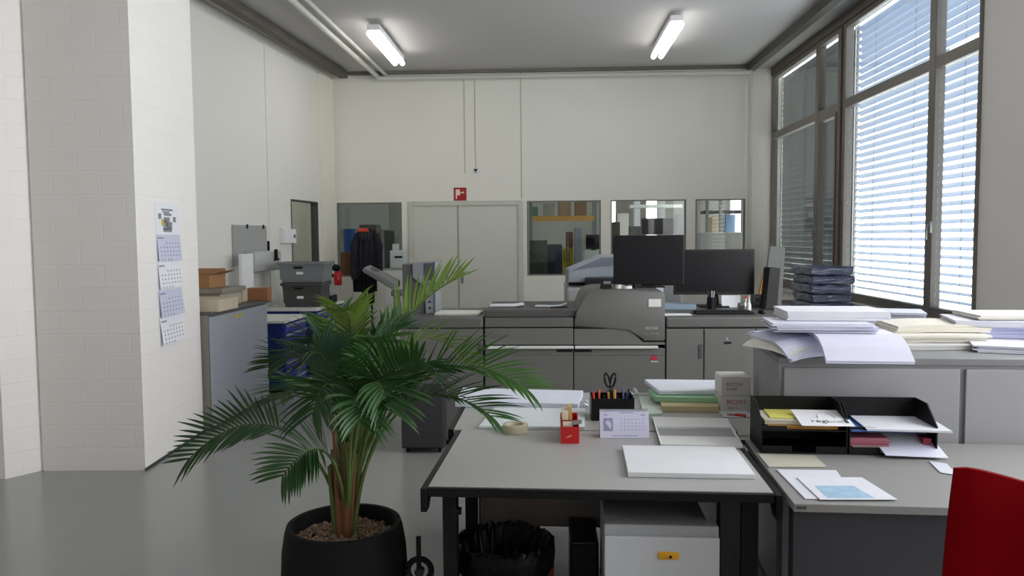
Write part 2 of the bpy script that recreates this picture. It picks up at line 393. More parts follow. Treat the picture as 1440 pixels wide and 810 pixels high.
# ------------------------------------------------------------------ on the left wall
def lpos(u, v, d=0): s, z = LW(u, v); q = LO+LE*s+nn*d; return s, z
a, zt = LW(325, 316); b, _ = LW(372, 316); zb = LW(325, 384)[1]
t = thing('wall_dispenser', 'grey sheet metal dispenser box mounted on the left wall', 'wall box', LO+LE*((a+b)/2)+Vector((0, 0, zb)))
GM = mat(168, 170, 168, .45, .2)
build('back_panel', lbox(MB(), a, b, .001, .03, zb+.08, zt, .004), GM, t)
c0 = LW(338)[0]
mb = MB(); q = [(c0, .03), (c0, .16), (b+.12, .16), (b+.12, .03)]
lbox(mb, c0, b+.1, .031, .17, zb, zb+.24, .02); build('drip_tray', mb, mat(186, 188, 188, .4, .2), t, True)
for uu in (343, 366):
    s = LW(uu)[0]; build('clip', lbox(MB(), s-.012, s+.012, .03, .045, zt-.04, zt+.01, .003), BLACK, t)
s = LW(368)[0]; build('lever', lbox(lbox(MB(), s-.05, s-.02, .17, .21, zb+.12, zb+.26, .006), s-.06, s+.04, .17, .2, zb+.12, zb+.15, .006), BLACK, t)
s, zz = LW(376, 350); build('marker_pen', lbox(MB(), s-.012, s+.012, .001, .03, zz-.1, zz+.1, .006), BLACK, label='black marker pen clipped to the wall right of the metal dispenser', cat='pen')
a, zt = LW(393, 322); b, zb = LW(410, 342)
t = thing('junction_box', 'white electrical box on the left wall beside the small window', 'electrical box', LO+LE*((a+b)/2)+Vector((0, 0, zb)))
build('housing', lbox(MB(), a, b, .001, .07, zb, zt, .006), WHITE, t)
s = LW(406)[0]; build('switch', lbox(MB(), s-.02, s+.02, .07, .085, zb+.07, zb+.12, .002), mat(120, 120, 118, .5), t)
build('conduit', MB().tube([LO+LE*(a+.05)+nn*.02+Vector((0, 0, zt)), LO+LE*(a+.05)+nn*.02+Vector((0, 0, zt+.06))], .008, 6), WHITE, t)
a, zt = LW(322, 357); b, zb = LW(337, 400)
build('upright_panel', lbox(MB(), a-.15, a+.12, .19, .23, .0, zt, .004), WHITE, label='tall narrow white board standing upright behind the grey cabinet', cat='board')

# wall calendar on the pier
pe = Vector((-.07, 1.09, 0)).normalized(); pn = Vector((pe.y, -pe.x, 0)); PO = Vector((-2.81, 5.26, 0))
def PW(u, v):
    d = f0 + RR*((u-720)/F) + UU*((405-v)/F); t = (PO-EY).dot(pn)/d.dot(pn); p = EY+d*t
    return (p-PO).dot(pe), p.z
a, zt = PW(217, 284); b, zb = PW(257, 478)
def pbox(mb, s0, s1, z0, z1, d0, d1): return mb.obox(PO+pe*s0+pn*d1, pe, s1-s0, d1-d0, z0, z1)
t = thing('wall_calendar', 'long white four-month calendar hanging on the brick pier', 'calendar', PO+pe*((a+b)/2)+pn*.003+Vector((0, 0, zb)))
build('backing_sheet', pbox(MB(), a, b, zb, zt, .001, .004), PAPER, t)
INK = mat(150, 152, 172, .8); INKD = mat(50, 52, 66, .8)
H = zt-zb; yy = zt
pc = MB(); pic = MB()
cx = (a+b)/2-.01
for (ds, dz, w_, h_) in ((0, .05, .2, .014), (-.02, .068, .12, .012), (.01, .085, .13, .018), (-.05, .135, .03, .03), (.06, .15, .05, .02), (.055, .185, .04, .03), (-.045, .19, .05, .024), (-.13, .10, .05, .04), (.13, .12, .05, .04), (-.01, .125, .1, .04), (-.035, .155, .09, .04), (.03, .17, .1, .05), (0, .2, .15, .03)):
    pbox(pic, cx+ds-w_/2, cx+ds+w_/2, zt-dz-h_/2, zt-dz+h_/2, .0045, .006)
build('picture', pic, mat(140, 140, 148, .8, 0, .5, 60), t)
build('picture_flag', pbox(MB(), cx-.10, cx-.06, zt-.17, zt-.12, .006, .007), mat(205, 180, 60, .7), t)
hh = (H-.235)/4
for k in range(4):
    z1 = zt-.235-k*hh
    tilt = .008+.003*k
    mbs = MB(); q = PO+pe*a; q2 = PO+pe*b
    c4 = [q+pn*.005, q2+pn*.005]
    mbs.hexa([tuple(PO+pe*(a+.004)+pn*(.012+tilt)+Vector((0, 0, z1-hh+.012))), tuple(PO+pe*(b-.004)+pn*(.012+tilt)+Vector((0, 0, z1-hh+.012))), tuple(PO+pe*(b-.004)+pn*(.011+tilt)+Vector((0, 0, z1-hh+.012))), tuple(PO+pe*(a+.004)+pn*(.011+tilt)+Vector((0, 0, z1-hh+.012))),
               tuple(PO+pe*(a+.004)+pn*.007+Vector((0, 0, z1))), tuple(PO+pe*(b-.004)+pn*.007+Vector((0, 0, z1))), tuple(PO+pe*(b-.004)+pn*.006+Vector((0, 0, z1))), tuple(PO+pe*(a+.004)+pn*.006+Vector((0, 0, z1)))])
    sh = build('month_sheet', mbs, PAPERB if k % 2 == 0 else PAPER, t)
    g = MB()
    up = (pn*(-(.005+tilt))+Vector((0, 0, hh-.012))).normalized()
    def sheetpt(s, dz): return PO+pe*s+pn*(.0085+(.005+tilt)*dz/(hh-.012))+Vector((0, 0, z1-dz))
    for r in range(5):
        for c in range(7):
            if (r == 0 and c < 2) or (r == 4 and c > 3): continue
            s = a+.05+c*(b-a-.09)/6.3; dz = .07+r*.03
            p1 = sheetpt(s, dz); g.hexa([tuple(p1), tuple(p1+pe*.014), tuple(p1+pe*.014-pn*.001), tuple(p1-pn*.001), tuple(p1+up*.012), tuple(p1+up*.012+pe*.014), tuple(p1+up*.012+pe*.014-pn*.001), tuple(p1+up*.012-pn*.001)])
    p1 = sheetpt(a+.02, .03); g.hexa([tuple(p1), tuple(p1+pe*.09), tuple(p1+pe*.09-pn*.001), tuple(p1-pn*.001), tuple(p1+up*.012), tuple(p1+up*.012+pe*.09), tuple(p1+up*.012+pe*.09-pn*.001), tuple(p1+up*.012-pn*.001)])
    build('date_print', g, INK, sh)

# ------------------------------------------------------------------ grey cabinet and what stands on it
t = thing('grey_cabinet', 'waist high grey cabinet with dark top beside the white pier', 'cabinet', (-3.05, 7.0, 0))
build('body', MB().box(-3.36, -2.82, 6.36, 7.70, .03, .98, .003), mat(126, 122, 114, .6), t)
build('plinth', MB().box(-3.33, -2.86, 6.4, 7.66, 0, .03), DKGREY, t)
build('top_board', MB().box(-3.38, -2.78, 6.37, 7.73, .98, 1.005, .003), mat(84, 84, 86, .5), t)
dd = build('sliding_door', MB().box(-2.819, -2.80, 6.37, 7.69, .04, .965, .004), mat(158, 162, 170, .5, 0, .03), t)
build('yellow_tag', MB().box(-2.80, -2.797, 6.88, 6.95, .905, .935).box(-2.80, -2.797, 6.98, 7.04, .91, .938), mat(200, 180, 40, .6), dd)
CARD = mat(165, 122, 84, .8, 0, .1); CARDB = mat(196, 182, 160, .8)
def carton(name, label, x0, x1, y0, y1, z0, z1, m, flaps=(), wall_=.006):
    t = thing(name, label, 'box', ((x0+x1)/2, (y0+y1)/2, z0))
    mb = MB().box(x0, x1, y0, y0+wall_, z0, z1).box(x0, x1, y1-wall_, y1, z0, z1).box(x0, x0+wall_, y0+wall_, y1-wall_, z0, z1).box(x1-wall_, x1, y0+wall_, y1-wall_, z0, z1).box(x0+wall_, x1-wall_, y0+wall_, y1-wall_, z0, z0+wall_)
    build('carton_body', mb, m, t)
    for f in flaps:
        if f == 'r': build('flap', MB().prism([(x1, y0, z1), (x1, y1, z1), (x1+.11, y1-.01, z1+.035), (x1+.11, y0+.01, z1+.035)], (0, 0, .004)), m, t)
        if f == 'n': build('flap', MB().prism([(x0, y0, z1), (x1, y0, z1), (x1-.01, y0-.08, z1-.06), (x0+.01, y0-.08, z1-.06)], (0, 0, .004)), m, t)
        if f == 'b': build('flap', MB().prism([(x0, y1, z1), (x1, y1, z1), (x1-.01, y1+.03, z1+.05), (x0+.01, y1+.03, z1+.05)], (0, .004, 0)), m, t)
        if f == 'lid': build('lid', MB().box(x0-.002, x1+.002, y0-.002, y1+.002, z1, z1+.006), m, t)
    return t
def cx_(u, v, y): return V(u, v, y=y).x
def cz_(u, v, y): return V(u, v, y=y).z
carton('open_carton', 'open brown carton with raised flap, topmost on the grey cabinet', -3.36, cx_(303, 400, 7.05), 6.92, 7.28, 1.172, cz_(290, 387, 6.95), CARD, ('r', 'b'))
build('flat_box', MB().box(-3.36, cx_(316, 412, 6.9), 6.85, 7.4, 1.125, 1.17, .004), mat(140, 134, 124, .7), label='flat grey box lid lying under the open brown carton', cat='box')
carton('beige_box', 'low beige box at the near end of the grey cabinet', -3.3, cx_(320, 425, 6.6), 6.42, 6.83, 1.006, 1.10, CARDB, ('lid',))
build('support_box', MB().box(-3.35, cx_(314, 420, 6.95), 6.88, 7.38, 1.006, 1.123, .004), mat(182, 172, 156, .8), label='plain pale box beneath the flat grey lid on the cabinet', cat='box')
x0, x1 = cx_(317, 410, 7.42), cx_(341, 410, 7.42)
t = thing('cream_box', 'small cream box with a dark slot on the grey cabinet', 'box', ((x0+x1)/2, 7.45, 1.006))
build('carton_body', MB().box(x0, x1, 7.42, 7.55, 1.006, 1.14, .004), CARDB, t)
build('slot', MB().box(x0+.02, x1-.02, 7.414, 7.42, 1.03, 1.05, .002), BLACK, t)
build('brown_box', MB().box(cx_(342, 410, 7.5), cx_(372, 410, 7.5), 7.58, 7.70, 1.006, 1.006+.125, .004), mat(156, 104, 72, .8), label='small closed brown carton at the far end of the grey cabinet', cat='box')
build('sticky_pad', MB().box(-2.98, -2.9, 7.2, 7.3, 1.006, 1.02, .002), mat(190, 160, 70, .7), label='small yellow pad lying on the grey cabinet top', cat='notepad')

# ------------------------------------------------------------------ blue drawer cabinets
BLUE = mat(28, 52, 150, .4, 0, .05); BLUED = mat(22, 36, 108, .45)
def drawer_cab(name, label, x0, x1, y0, y1, h, n):
    t = thing(name, label, 'cabinet', ((x0+x1)/2, (y0+y1)/2, 0), 'blue drawer cabinets by the left wall')
    build('body', MB().box(x0, x1-.02, y0, y1, .03, h-.03, .004), BLUED, t)
    build('plinth', MB().box(x0+.03, x1-.06, y0+.03, y1-.03, 0, .03), BLACKM, t)
    build('worktop', MB().box(x0-.01, x1+.01, y0-.015, y1+.01, h-.03, h, .005), mat(214, 214, 208, .5), t)
    zz = .05; dh = (h-.03-.06)/n
    for k in range(n):
        d = build('drawer', MB().box(x1-.019, x1, y0+.02, y1-.02, zz+k*dh+.006, zz+(k+1)*dh-.004, .002), BLUE, t)
        build('drawer_handle', MB().box(x1, x1+.018, y0+.03, y1-.03, zz+(k+1)*dh-.035, zz+(k+1)*dh-.012, .003), mat(150, 158, 172, .4, .3), d)
drawer_cab('drawer_cabinet', 'lower blue drawer cabinet just beyond the grey cabinet', -3.35, -2.73, 8.0, 8.72, .765, 7)
drawer_cab('drawer_cabinet', 'taller blue drawer cabinet carrying the grey crates', -3.38, -2.69, 9.0, 10.2, .80, 7)
# crates
def crate(name, label, x0, x1, y0, y1, z0, z1, m, n_lip=1):
    t = thing(name, label, 'crate', ((x0+x1)/2, (y0+y1)/2, z0))
    i = .03; w = .006
    mb = MB()
    mb.hexa([(x0+i, y0+i, z0), (x1-i, y0+i, z0), (x1-i, y1-i, z0), (x0+i, y1-i, z0), (x0, y0, z1), (x1, y0, z1), (x1, y1, z1), (x0, y1, z1)], .008)
    top = max(mb.b.faces, key=lambda f: f.calc_center_median().z); r = bmesh.ops.inset_individual(mb.b, faces=[top], thickness=.012)
    bmesh.ops.translate(mb.b, verts=list(top.verts), vec=(0, 0, -(z1-z0)*.85))
    build('shell', mb, m, t)
    build('rim', MB().box(x0-.012, x1+.012, y0-.014, y0-.002, z1-.03, z1+.004, .003).box(x1+.001, x1+.012, y0-.002, y1+.012, z1-.03, z1+.004, .003).box(x0-.012, x0-.001, y0-.002, y1+.012, z1-.03, z1+.004, .003), m, t)
    cx = (x0+x1)/2
    build('handle', MB().box(cx-.09, cx+.02, y0-.006, y0+.003, z1-.075, z1-.05, .003), BLACKM, t)
    build('paper_tag', MB().box(cx-.06, cx+.02, y0+.006, y0+.012, z0+.10, z0+.13), WHITE, t)
    return t
ya = 9.2
crate('dark_crate', 'dark grey plastic crate under the lighter crate on blue cabinet', cx_(396, 410, ya), cx_(452, 410, ya), ya, ya+.4, .802, cz_(400, 398, ya)-.005, mat(66, 66, 64, .5))
crate('grey_crate', 'mid grey plastic crate stacked on top of the dark crate', cx_(392, 380, ya), cx_(456, 380, ya), ya-.02, ya+.4, cz_(400, 398, ya)+.002, cz_(400, 369, ya), mat(118, 122, 124, .5))
t = thing('bench_tool', 'dark bench tool with grey hood right of the crates', 'tool', (-2.8, 9.75, .802))
build('base', MB().box(-2.93, -2.70, 9.66, 9.95, .802, .90, .01), BLACKM, t)
build('hood', MB().prism([(-2.92, 9.68, .90), (-2.70, 9.68, .90), (-2.72, 9.68, .98), (-2.84, 9.68, 1.03), (-2.92, 9.68, 1.0)], (0, .24, 0), .01), mat(140, 142, 144, .4), t)
build('arm', MB().tube([(-2.80, 9.72, 1.0), (-2.78, 9.70, 1.1), (-2.71, 9.68, 1.08)], .018, 8), BLACK, t, True)
t = thing('plastic_bag', 'crumpled pale plastic bag on the blue cabinet edge', 'bag', (-2.76, 9.55, .802))
mb = MB().ball((-2.78, 9.42, .845), .06, 1, 1.3, .6)
for v in mb.b.verts: v.co += Vector((random.uniform(-1, 1), random.uniform(-1, 1), random.uniform(-1, 1)))*.006
build('sack', mb, mat(190, 200, 200, .3, 0, .05), t)
# extinguisher on the corner
px = V(475, 385, y=11.5); xe = px.x
t = thing('fire_extinguisher', 'small red extinguisher with black head hanging by the back corner', 'fire extinguisher', (xe, 11.5, px.z-.17))
build('cylinder', MB().lathe((xe, 11.5), [(0, px.z-.17), (.05, px.z-.17), (.06, px.z-.15), (.06, px.z+.0), (.03, px.z+.04), (0, px.z+.045)], 16), mat(196, 30, 36, .35), t, True)
build('valve', MB().ball((xe-.02, 11.48, px.z+.09), .06, 1.2, .8, .9).tube([(xe-.04, 11.48, px.z+.1), (xe-.05, 11.48, px.z+.2)], .008, 6), BLACK, t)
build('wall_bracket', MB().box(xe-.1, xe+.02, 11.56, 11.6, px.z-.05, px.z-.01).box(xe-.25, xe-.1, 11.56, 11.6, px.z-.06, px.z), BLACKM, t)
# red bin behind the palm
px = V(479, 448, y=9.0)
t = thing('red_bin', 'red bin with yellow lid half hidden behind the palm', 'bin', (px.x, 9.0, 0))
build('body', MB().lathe((px.x, 9.0), [(0, 0), (.07, 0), (.085, .55), (.085, .62), (0, .62)], 20), mat(205, 30, 30, .45), t, True)
build('lid', MB().lathe((px.x, 9.0), [(.088, .62), (.088, .66), (.05, .72), (0, .73)], 20), mat(205, 190, 50, .5), t, True)

# ------------------------------------------------------------------ coat and stand by the back window
px = V(517, 330, y=11.4); cxm = px.x; zt = V(517, 320, y=11.4).z
t = thing('coat_stand', 'thin black coat stand by the back window', 'coat stand', (cxm+.02, 11.5, 0))
build('pole', MB().tube([(cxm+.02, 11.5, .03), (cxm+.02, 11.5, zt-.02)], .015, 8), BLACK, t, True)
build('base', MB().lathe((cxm+.02, 11.5), [(0, 0), (.18, 0), (.18, .02), (.02, .035), (0, .035)], 24), BLACK, t, True)
for k in range(4):
    a = k*PI/2+.5; build('hook', MB().tube([(cxm+.02, 11.5, zt-.06), (cxm+.02+.06*cos(a), 11.5+.06*sin(a), zt-.09), (cxm+.02+.08*cos(a), 11.5+.08*sin(a), zt-.05)], .007, 6), BLACK, t, True)
def coatmesh(cx, cy, rows, seg=28, folds=.018):
    mb = MB(); R = []
    for (z, w, d, ox) in rows:
        R.append([mb.b.verts.new((cx+ox+w*cos(k*2*PI/seg)+folds*sin(k*2.4)*w*6*.3, cy+d*sin(k*2*PI/seg)+folds*sin(k*3.1+z*2), z)) for k in range(seg)])
    for a, b in zip(R, R[1:]):
        for k in range(seg): mb.b.faces.new([a[k], a[(k+1) % seg], b[(k+1) % seg], b[k]])
    mb.b.faces.new(R[0]); mb.b.faces.new(list(reversed(R[-1])))
    return mb
z0 = V(517, 422, y=11.4).z
zc = lambda v: V(517, v, y=11.4).z
NAVY = mat(30, 32, 42, .9, 0, .2, 20)
t = thing('winter_coat', 'long dark coat with red collar hanging before the back window', 'coat', (cxm, 11.33, zc(410)))
build('coat_body', coatmesh(cxm-.01, 11.36, [(zc(410), .15, .06, -.05), (zc(385), .19, .08, -.02), (zc(360), .19, .08, 0), (zc(340), .18, .08, 0), (zc(328), .15, .07, 0), (zc(323), .07, .05, 0)]), NAVY, t, True)
build('collar', MB().prism([(cxm-.13, 11.265, zc(326)), (cxm+.05, 11.265, zc(326)), (cxm+.02, 11.265, zc(321)), (cxm-.08, 11.265, zc(321))], (0, .05, 0), .01), mat(215, 70, 50, .8), t)
build('hood', coatmesh(cxm-.01, 11.34, [(zc(338), .09, .08, 0), (zc(331), .13, .1, 0), (zc(326), .10, .07, 0)]), mat(44, 44, 48, .9), t, True)
for s in (-1, 1): build('sleeve', MB().tube([(cxm+s*.13, 11.34, zc(330)), (cxm+s*.18, 11.32, zc(345)), (cxm+s*.185, 11.3, zc(375)), (cxm+s*.175, 11.29, zc(392))], [.05, .06, .055, .05], 10), NAVY, t, True)
t = thing('black_trousers', 'black trousers dangling under the dark coat', 'trousers', (cxm+.03, 11.15, zc(434)))
build('waist', coatmesh(cxm+.04, 11.18, [(zc(408), .13, .05, 0), (zc(395), .13, .05, 0), (zc(380), .09, .04, 0)]), BLACKM, t, True)
for s in (0, 1): build('trouser_leg', MB().tube([(cxm-.01+s*.1, 11.18, zc(407)), (cxm+.0+s*.09, 11.17, zc(420)), (cxm+.0+s*.08, 11.17, zc(434-s*8))], [.055, .05, .035], 10), BLACKM, t, True)

# ------------------------------------------------------------------ the room behind the partition
lamp(-1.2, 15.2, 'added twin tube light brightening the room behind the glass, left'); lamp(1.6, 15.2, 'added twin tube light brightening the room behind the glass, right')  # lamps added out of view so the back room is not dark
lamp(-4.5, 8.4, 'added unseen twin tube light brightening the side room, near end')  # unseen extra lamp added to lift the dark side room
lamp(-4.9, 10.6, 'added twin tube light brightening the view through the small left wall window')  # lamp added so the side room shows brighter through its window
build('tall_blue_locker', MB().box(-5.6, -5.1, 12.2, 12.8, 0, 1.75, .01), mat(96, 128, 160, .5), label='tall blue locker seen through the small left wall window', cat='locker')
build('pale_panel', MB().box(-4.9, -4.6, 11.3, 11.9, 0, 2.0, .01), mat(190, 196, 196, .5), label='pale tall unit seen through the small left wall window', cat='cabinet')
def rack(y, x0, x1, label, zs, m):
    t = thing('storage_rack', label, 'rack', ((x0+x1)/2, y, 0))
    for xx in (x0, x1):
        for yy in (y, y+.5): build('post', MB().box(xx-.025, xx+.025, yy-.025, yy+.025, 0, 2.5), mat(120, 126, 130, .5), t)
    for z in zs:
        build('shelf', MB().box(x0, x1, y, y+.5, z, z+.03), mat(150, 140, 120, .7), t)
        build('beam', MB().box(x0+.025, x1-.025, y-.03, y-.026+.02, z-.06, z+.03), m, t)
ORG = mat(212, 158, 50, .5)
yb = 13.6
rack(yb, cx_(746, 300, yb), cx_(837, 300, yb), 'storage rack with orange beams behind the left glass pane', [.5, 1.15, cz_(790, 306, yb)], ORG)
def bgbox(name, label, cat, u0, u1, v0, v1, y, d, m, bev=.01, z0=None):
    a, b = V(u0, v0, y=y), V(u1, v1, y=y)
    return build(name, MB().box(a.x, b.x, y, y+d, b.z if z0 is None else z0, a.z, bev), m, label=label, cat=cat)
zsh = cz_(790, 306, yb)+.031
for k, (u0, u1, hgt, m, lb) in enumerate(((748, 757, .16, mat(70, 130, 90, .5), 'green box on the orange rack'), (763, 781, .22, mat(150, 150, 140, .6), 'grey box on the orange rack'), (784, 804, .3, mat(160, 130, 96, .7), 'brown carton on the orange rack'), (808, 826, .25, mat(140, 104, 70, .7), 'small brown carton right on the orange rack'))):
    a = cx_(u0, 300, yb); b = cx_(u1, 300, yb); build('storage_box', MB().box(a+.01, b-.01, yb+.05, yb+.35, zsh, zsh+hgt, .005), m, label=lb, cat='box')
for k, (u0, u1, hgt, m, lb) in enumerate(((747, 765, .2, mat(120, 110, 90, .7), 'olive carton low on the orange rack'), (768, 780, .28, mat(170, 172, 170, .6), 'pale box low on the orange rack'), (786, 800, .22, mat(60, 80, 60, .7), 'dark green bin low on the orange rack'), (803, 828, .16, mat(196, 196, 196, .6), 'flat white box low on the orange rack'))):
    a = cx_(u0, 300, yb); b = cx_(u1, 300, yb); build('storage_box', MB().box(a+.01, b-.01, yb+.05, yb+.35, 1.181, 1.181+hgt, .005), m, label=lb, cat='box')
# desk chair behind glass
xx = cx_(782, 350, 12.9)
t = thing('dark_office_chair', 'dark office chair seen through the left glass pane', 'chair', (xx, 13, 0))
build('backrest', MB().box(xx-.16, xx+.1, 12.9, 12.97, 1.0, 1.5, .03), mat(40, 36, 60, .8), t, True)
build('seat', MB().box(xx-.2, xx+.1, 12.6, 13.0, .5, .6, .03), mat(34, 32, 52, .8), t, True)
build('column', MB().tube([(xx-.05, 12.82, .06), (xx-.05, 12.82, .5)], .03, 8), BLACK, t)
build('base', MB().box(xx-.25, xx+.12, 12.79, 12.85, .0, .08).box(xx-.08, xx-.02, 12.6, 13.04, .0, .08), BLACK, t)
for k in range(5):
    u = 792+k*3.6; a = cx_(u, 350, 13.0)
    build('yellow_tube', MB().tube([(a, 13.25, .7), (a, 13.25, 1.45-.02*(k % 2))], .016, 8), mat(190, 180, 50, .5), smooth=True, label='yellow upright rod in the bundle behind the left pane', cat='rod', group='yellow rods behind the glass')
build('rod_trough', MB().box(cx_(789, 350, 13), cx_(808, 350, 13), 13.16, 13.34, 0, .695, .01), mat(110, 112, 110, .6), label='grey stand holding the yellow rods behind the glass', cat='stand')
bgbox('metal_locker', 'grey narrow locker behind the right part of the left pane', 'locker', 808, 818, 320, 400, 12.8, .3, mat(140, 150, 160, .5), z0=0)
a = cx_(840, 350, 12.9)
t = thing('work_table', 'table with computer screens behind the glass panes', 'table', (a+.5, 12.9, 0))
build('table_top', MB().box(a-.2, a+1.3, 12.6, 13.2, 1.0, 1.04), mat(160, 160, 158, .6), t)
for q in (a-.15, a+1.25): build('leg', MB().box(q-.02, q+.02, 12.65, 13.15, 0, 1.0), DKGREY, t)
def screen(name, label, u0, u1, v0, v1, y, stand=True, m=BLACK, zb=None, cat='monitor'):
    p, q = V(u0, v0, y=y), V(u1, v1, y=y)
    t = thing(name, label, cat, ((p.x+q.x)/2, y, q.z-.1 if zb is None else zb))
    fr = build('bezel', MB().box(p.x, q.x, y, y+.035, q.z, p.z, .006), m, t)
    build('display', MB().box(p.x+.015, q.x-.015, y-.003, y-.0005, q.z+.022, p.z-.015), mat(17, 17, 21, .3, spec=.3), t)
    c = (p.x+q.x)/2
    if stand:
        b = q.z-.1 if zb is None else zb
        build('neck', MB().hexa([(c-.05, y+.02, b+.012), (c+.05, y+.02, b+.012), (c+.05, y+.07, b+.012), (c-.05, y+.07, b+.012), (c-.03, y+.036, q.z+.1), (c+.03, y+.036, q.z+.1), (c+.03, y+.06, q.z+.1), (c-.03, y+.06, q.z+.1)]), BLACKM, t)
        build('foot', MB().box(c-.12, c+.12, y-.05, y+.13, b, b+.012, .003), BLACKM, t)
    return t
screen('small_monitor', 'black monitor on the table behind the left glass pane', 824, 845, 330, 350, 12.75, zb=1.041)
bgbox('white_device', 'white device under the monitor behind the left pane', 'device', 822, 842, 352, 357, 12.64, .05, WHITE, .004, z0=1.041)
tds = screen('dark_display', 'large dark grey display back behind the middle pane', 902, 950, 307, 330, 14.4, stand=False, m=mat(70, 74, 78, .6), cat='display')
qx = V(926, 320, y=14.4).x; build('display_post', MB().box(qx-.05, qx+.05, 14.44, 14.54, 0, cz_(920, 330.5, 14.4), .004), mat(90, 92, 94, .6), tds)
for i, (u0, u1) in enumerate(((892, 900), (925, 935))):
    bgbox('steel_column', ('left', 'right')[i]+' of the two white columns behind the middle pane', 'column', u0, u1, 275, 400, 16.5, .15, mat(214, 218, 220, .6), z0=0).scale = (1, 1, 1)
bgbox('white_locker', 'pale tall locker behind the left part of the middle pane', 'locker', 868, 884, 300, 400, 15.5, .4, mat(206, 206, 196, .6), z0=0)
bgbox('shelf_unit', 'dark shelving unit behind the right pane', 'shelves', 990, 1044, 296, 300, 13.2, .3, DKGREY, .004)
for k, (u, lb) in enumerate(((993, 'left'), (1012, 'middle'), (1043, 'right'))):
    bgbox('rack_upright', lb+' upright pole of the shelving behind the right pane', 'pole', u, u+3, 281, 400, 13.12, .05, mat(110, 110, 100, .6), .004, z0=0)
bgbox('blue_cart', 'blue machine behind the right pane', 'machine', 1020, 1034, 302, 328, 13.55, .3, mat(84, 108, 136, .5), z0=0)
bgbox('long_white_counter', 'long white counter behind the right pane', 'counter', 984, 1044, 327, 334, 12.5, .4, mat(200, 200, 200, .5), z0=0)
bgbox('blue_banner', 'blue banner board seen through the left pane by the coat', 'banner', 483, 500, 322, 355, 12.9, .04, mat(48, 98, 180, .6), .003, z0=0)
mb = MB()
a, b = V(485, 330, y=12.88), V(498, 350, y=12.88)
for k in range(5): mb.box(a.x+.03, b.x-.03*(k % 2)-.02, 12.885, 12.895, b.z+k*.05, b.z+k*.05+.02)
build('brown_carton', MB().box(*on_back(478, 500, 356, 380, 12.5)[:2], 12.5, 12.8, 0, 1.4, .01), mat(120, 74, 48, .8), label='dark brown carton seen through the pane left of the coat', cat='box')
bgbox('grey_shelf_board', 'grey shelf unit behind the pane right of the coat', 'shelf', 540, 556, 324, 400, 13.4, .4, mat(120, 124, 120, .6), z0=0)

for k, (u0, u1, v0, y, d, m, nm, cat, lb) in enumerate((
    (745, 770, 338, 12.6, .3, mat(46, 52, 44, .6), 'floor_machine', 'machine', 'dark green machine at the lower left of the left pane'),
    (796, 806, 326, 14.2, .3, mat(110, 60, 50, .7), 'storage_box', 'box', 'reddish box far behind the rack'),
    (862, 872, 312, 12.9, .3, mat(60, 60, 52, .6), 'floor_machine', 'machine', 'dark narrow machine at the left edge of the middle pane'),
    (886, 902, 318, 14.6, .3, mat(120, 124, 120, .6), 'floor_machine', 'machine', 'mid grey machine beside the first white column'),
    (952, 962, 300, 14.0, .3, mat(90, 94, 92, .6), 'floor_machine', 'machine', 'grey machine at the right edge of the middle pane'),
    (1001, 1010, 305, 13.6, .3, mat(160, 140, 110, .6), 'storage_box', 'box', 'tall tan carton behind the right pane'),
    (505, 530, 316, 13.6, .4, mat(84, 88, 84, .6), 'floor_machine', 'machine', 'dark grey unit seen around the coat'))):
    bgbox(nm, lb, cat, u0, u1, v0, v0+50, y, d, m, .01, z0=0)
bgbox('reflection_board', 'added pale board standing in for striped reflections in the leftmost back pane', 'window blind', 476, 546, 282, 322, 17.9, .05, mat(206, 210, 204, .6), .005)  # board added in place of the pale striped reflection in the pane
bgbox('ceiling_duct', 'pale duct crossing above the middle pane view', 'duct', 885, 960, 288, 292, 15.2, .2, mat(196, 198, 196, .6), .01).location.z += 0
# white machine standing on a shelf before the pane
ym = 10.8; a, b = V(548, 372, y=ym), V(567, 372, y=ym)
t = thing('lab_scale', 'pale upright machine beyond the scanner near the door', 'machine', ((a.x+b.x)/2, ym+.1, cz_(555, 378, ym)))
zb = cz_(555, 378, ym)
build('body', MB().box(a.x, b.x+.03, ym, ym+.25, zb, cz_(555, 352, ym), .02), mat(176, 184, 182, .5), t, True)
build('column', MB().box(a.x+.02, a.x+.1, ym+.1, ym+.2, cz_(555, 352, ym), cz_(555, 343, ym), .008), mat(176, 184, 182, .5), t)
build('outlet', MB().box(a.x+.07, b.x-.01, ym-.005, ym, cz_(555, 363, ym), cz_(555, 360, ym), .002), BLACK, t)
t = thing('side_cupboard', 'pale low cupboard by the back wall under the pale machine', 'cupboard', (a.x, ym, 0))
build('carcass', MB().box(cx_(540, 380, ym), cx_(572, 380, ym), ym-.05, ym+.45, .02, zb-.012, .005), mat(190, 188, 180, .6), t)
build('cupboard_top', MB().box(cx_(539, 380, ym), cx_(573, 380, ym), ym-.06, ym+.46, zb-.012, zb-.001, .003), mat(150, 150, 146, .6), t)
build('door', MB().box(cx_(542, 380, ym), cx_(570, 380, ym), ym-.056, ym-.05, .06, zb-.03), mat(196, 194, 188, .6), t)

# ------------------------------------------------------------------ the big production printer
PY = 5.9; PD = 6.75
X = lambda u, v=480: V(u, v, y=PY).x
Z = lambda v, u=760: V(u, v, y=PY).z
ztop = Z(447)
def fbox(mb, u0, u1, v0, v1, y0, y1, bev=.004): return mb.box(X(u0), X(u1), y0, y1, Z(v1), Z(v0), bev)
t = thing('production_printer', 'long grey production printer spanning the room behind the desks', 'printer', (X(760), PY+.4, 0))
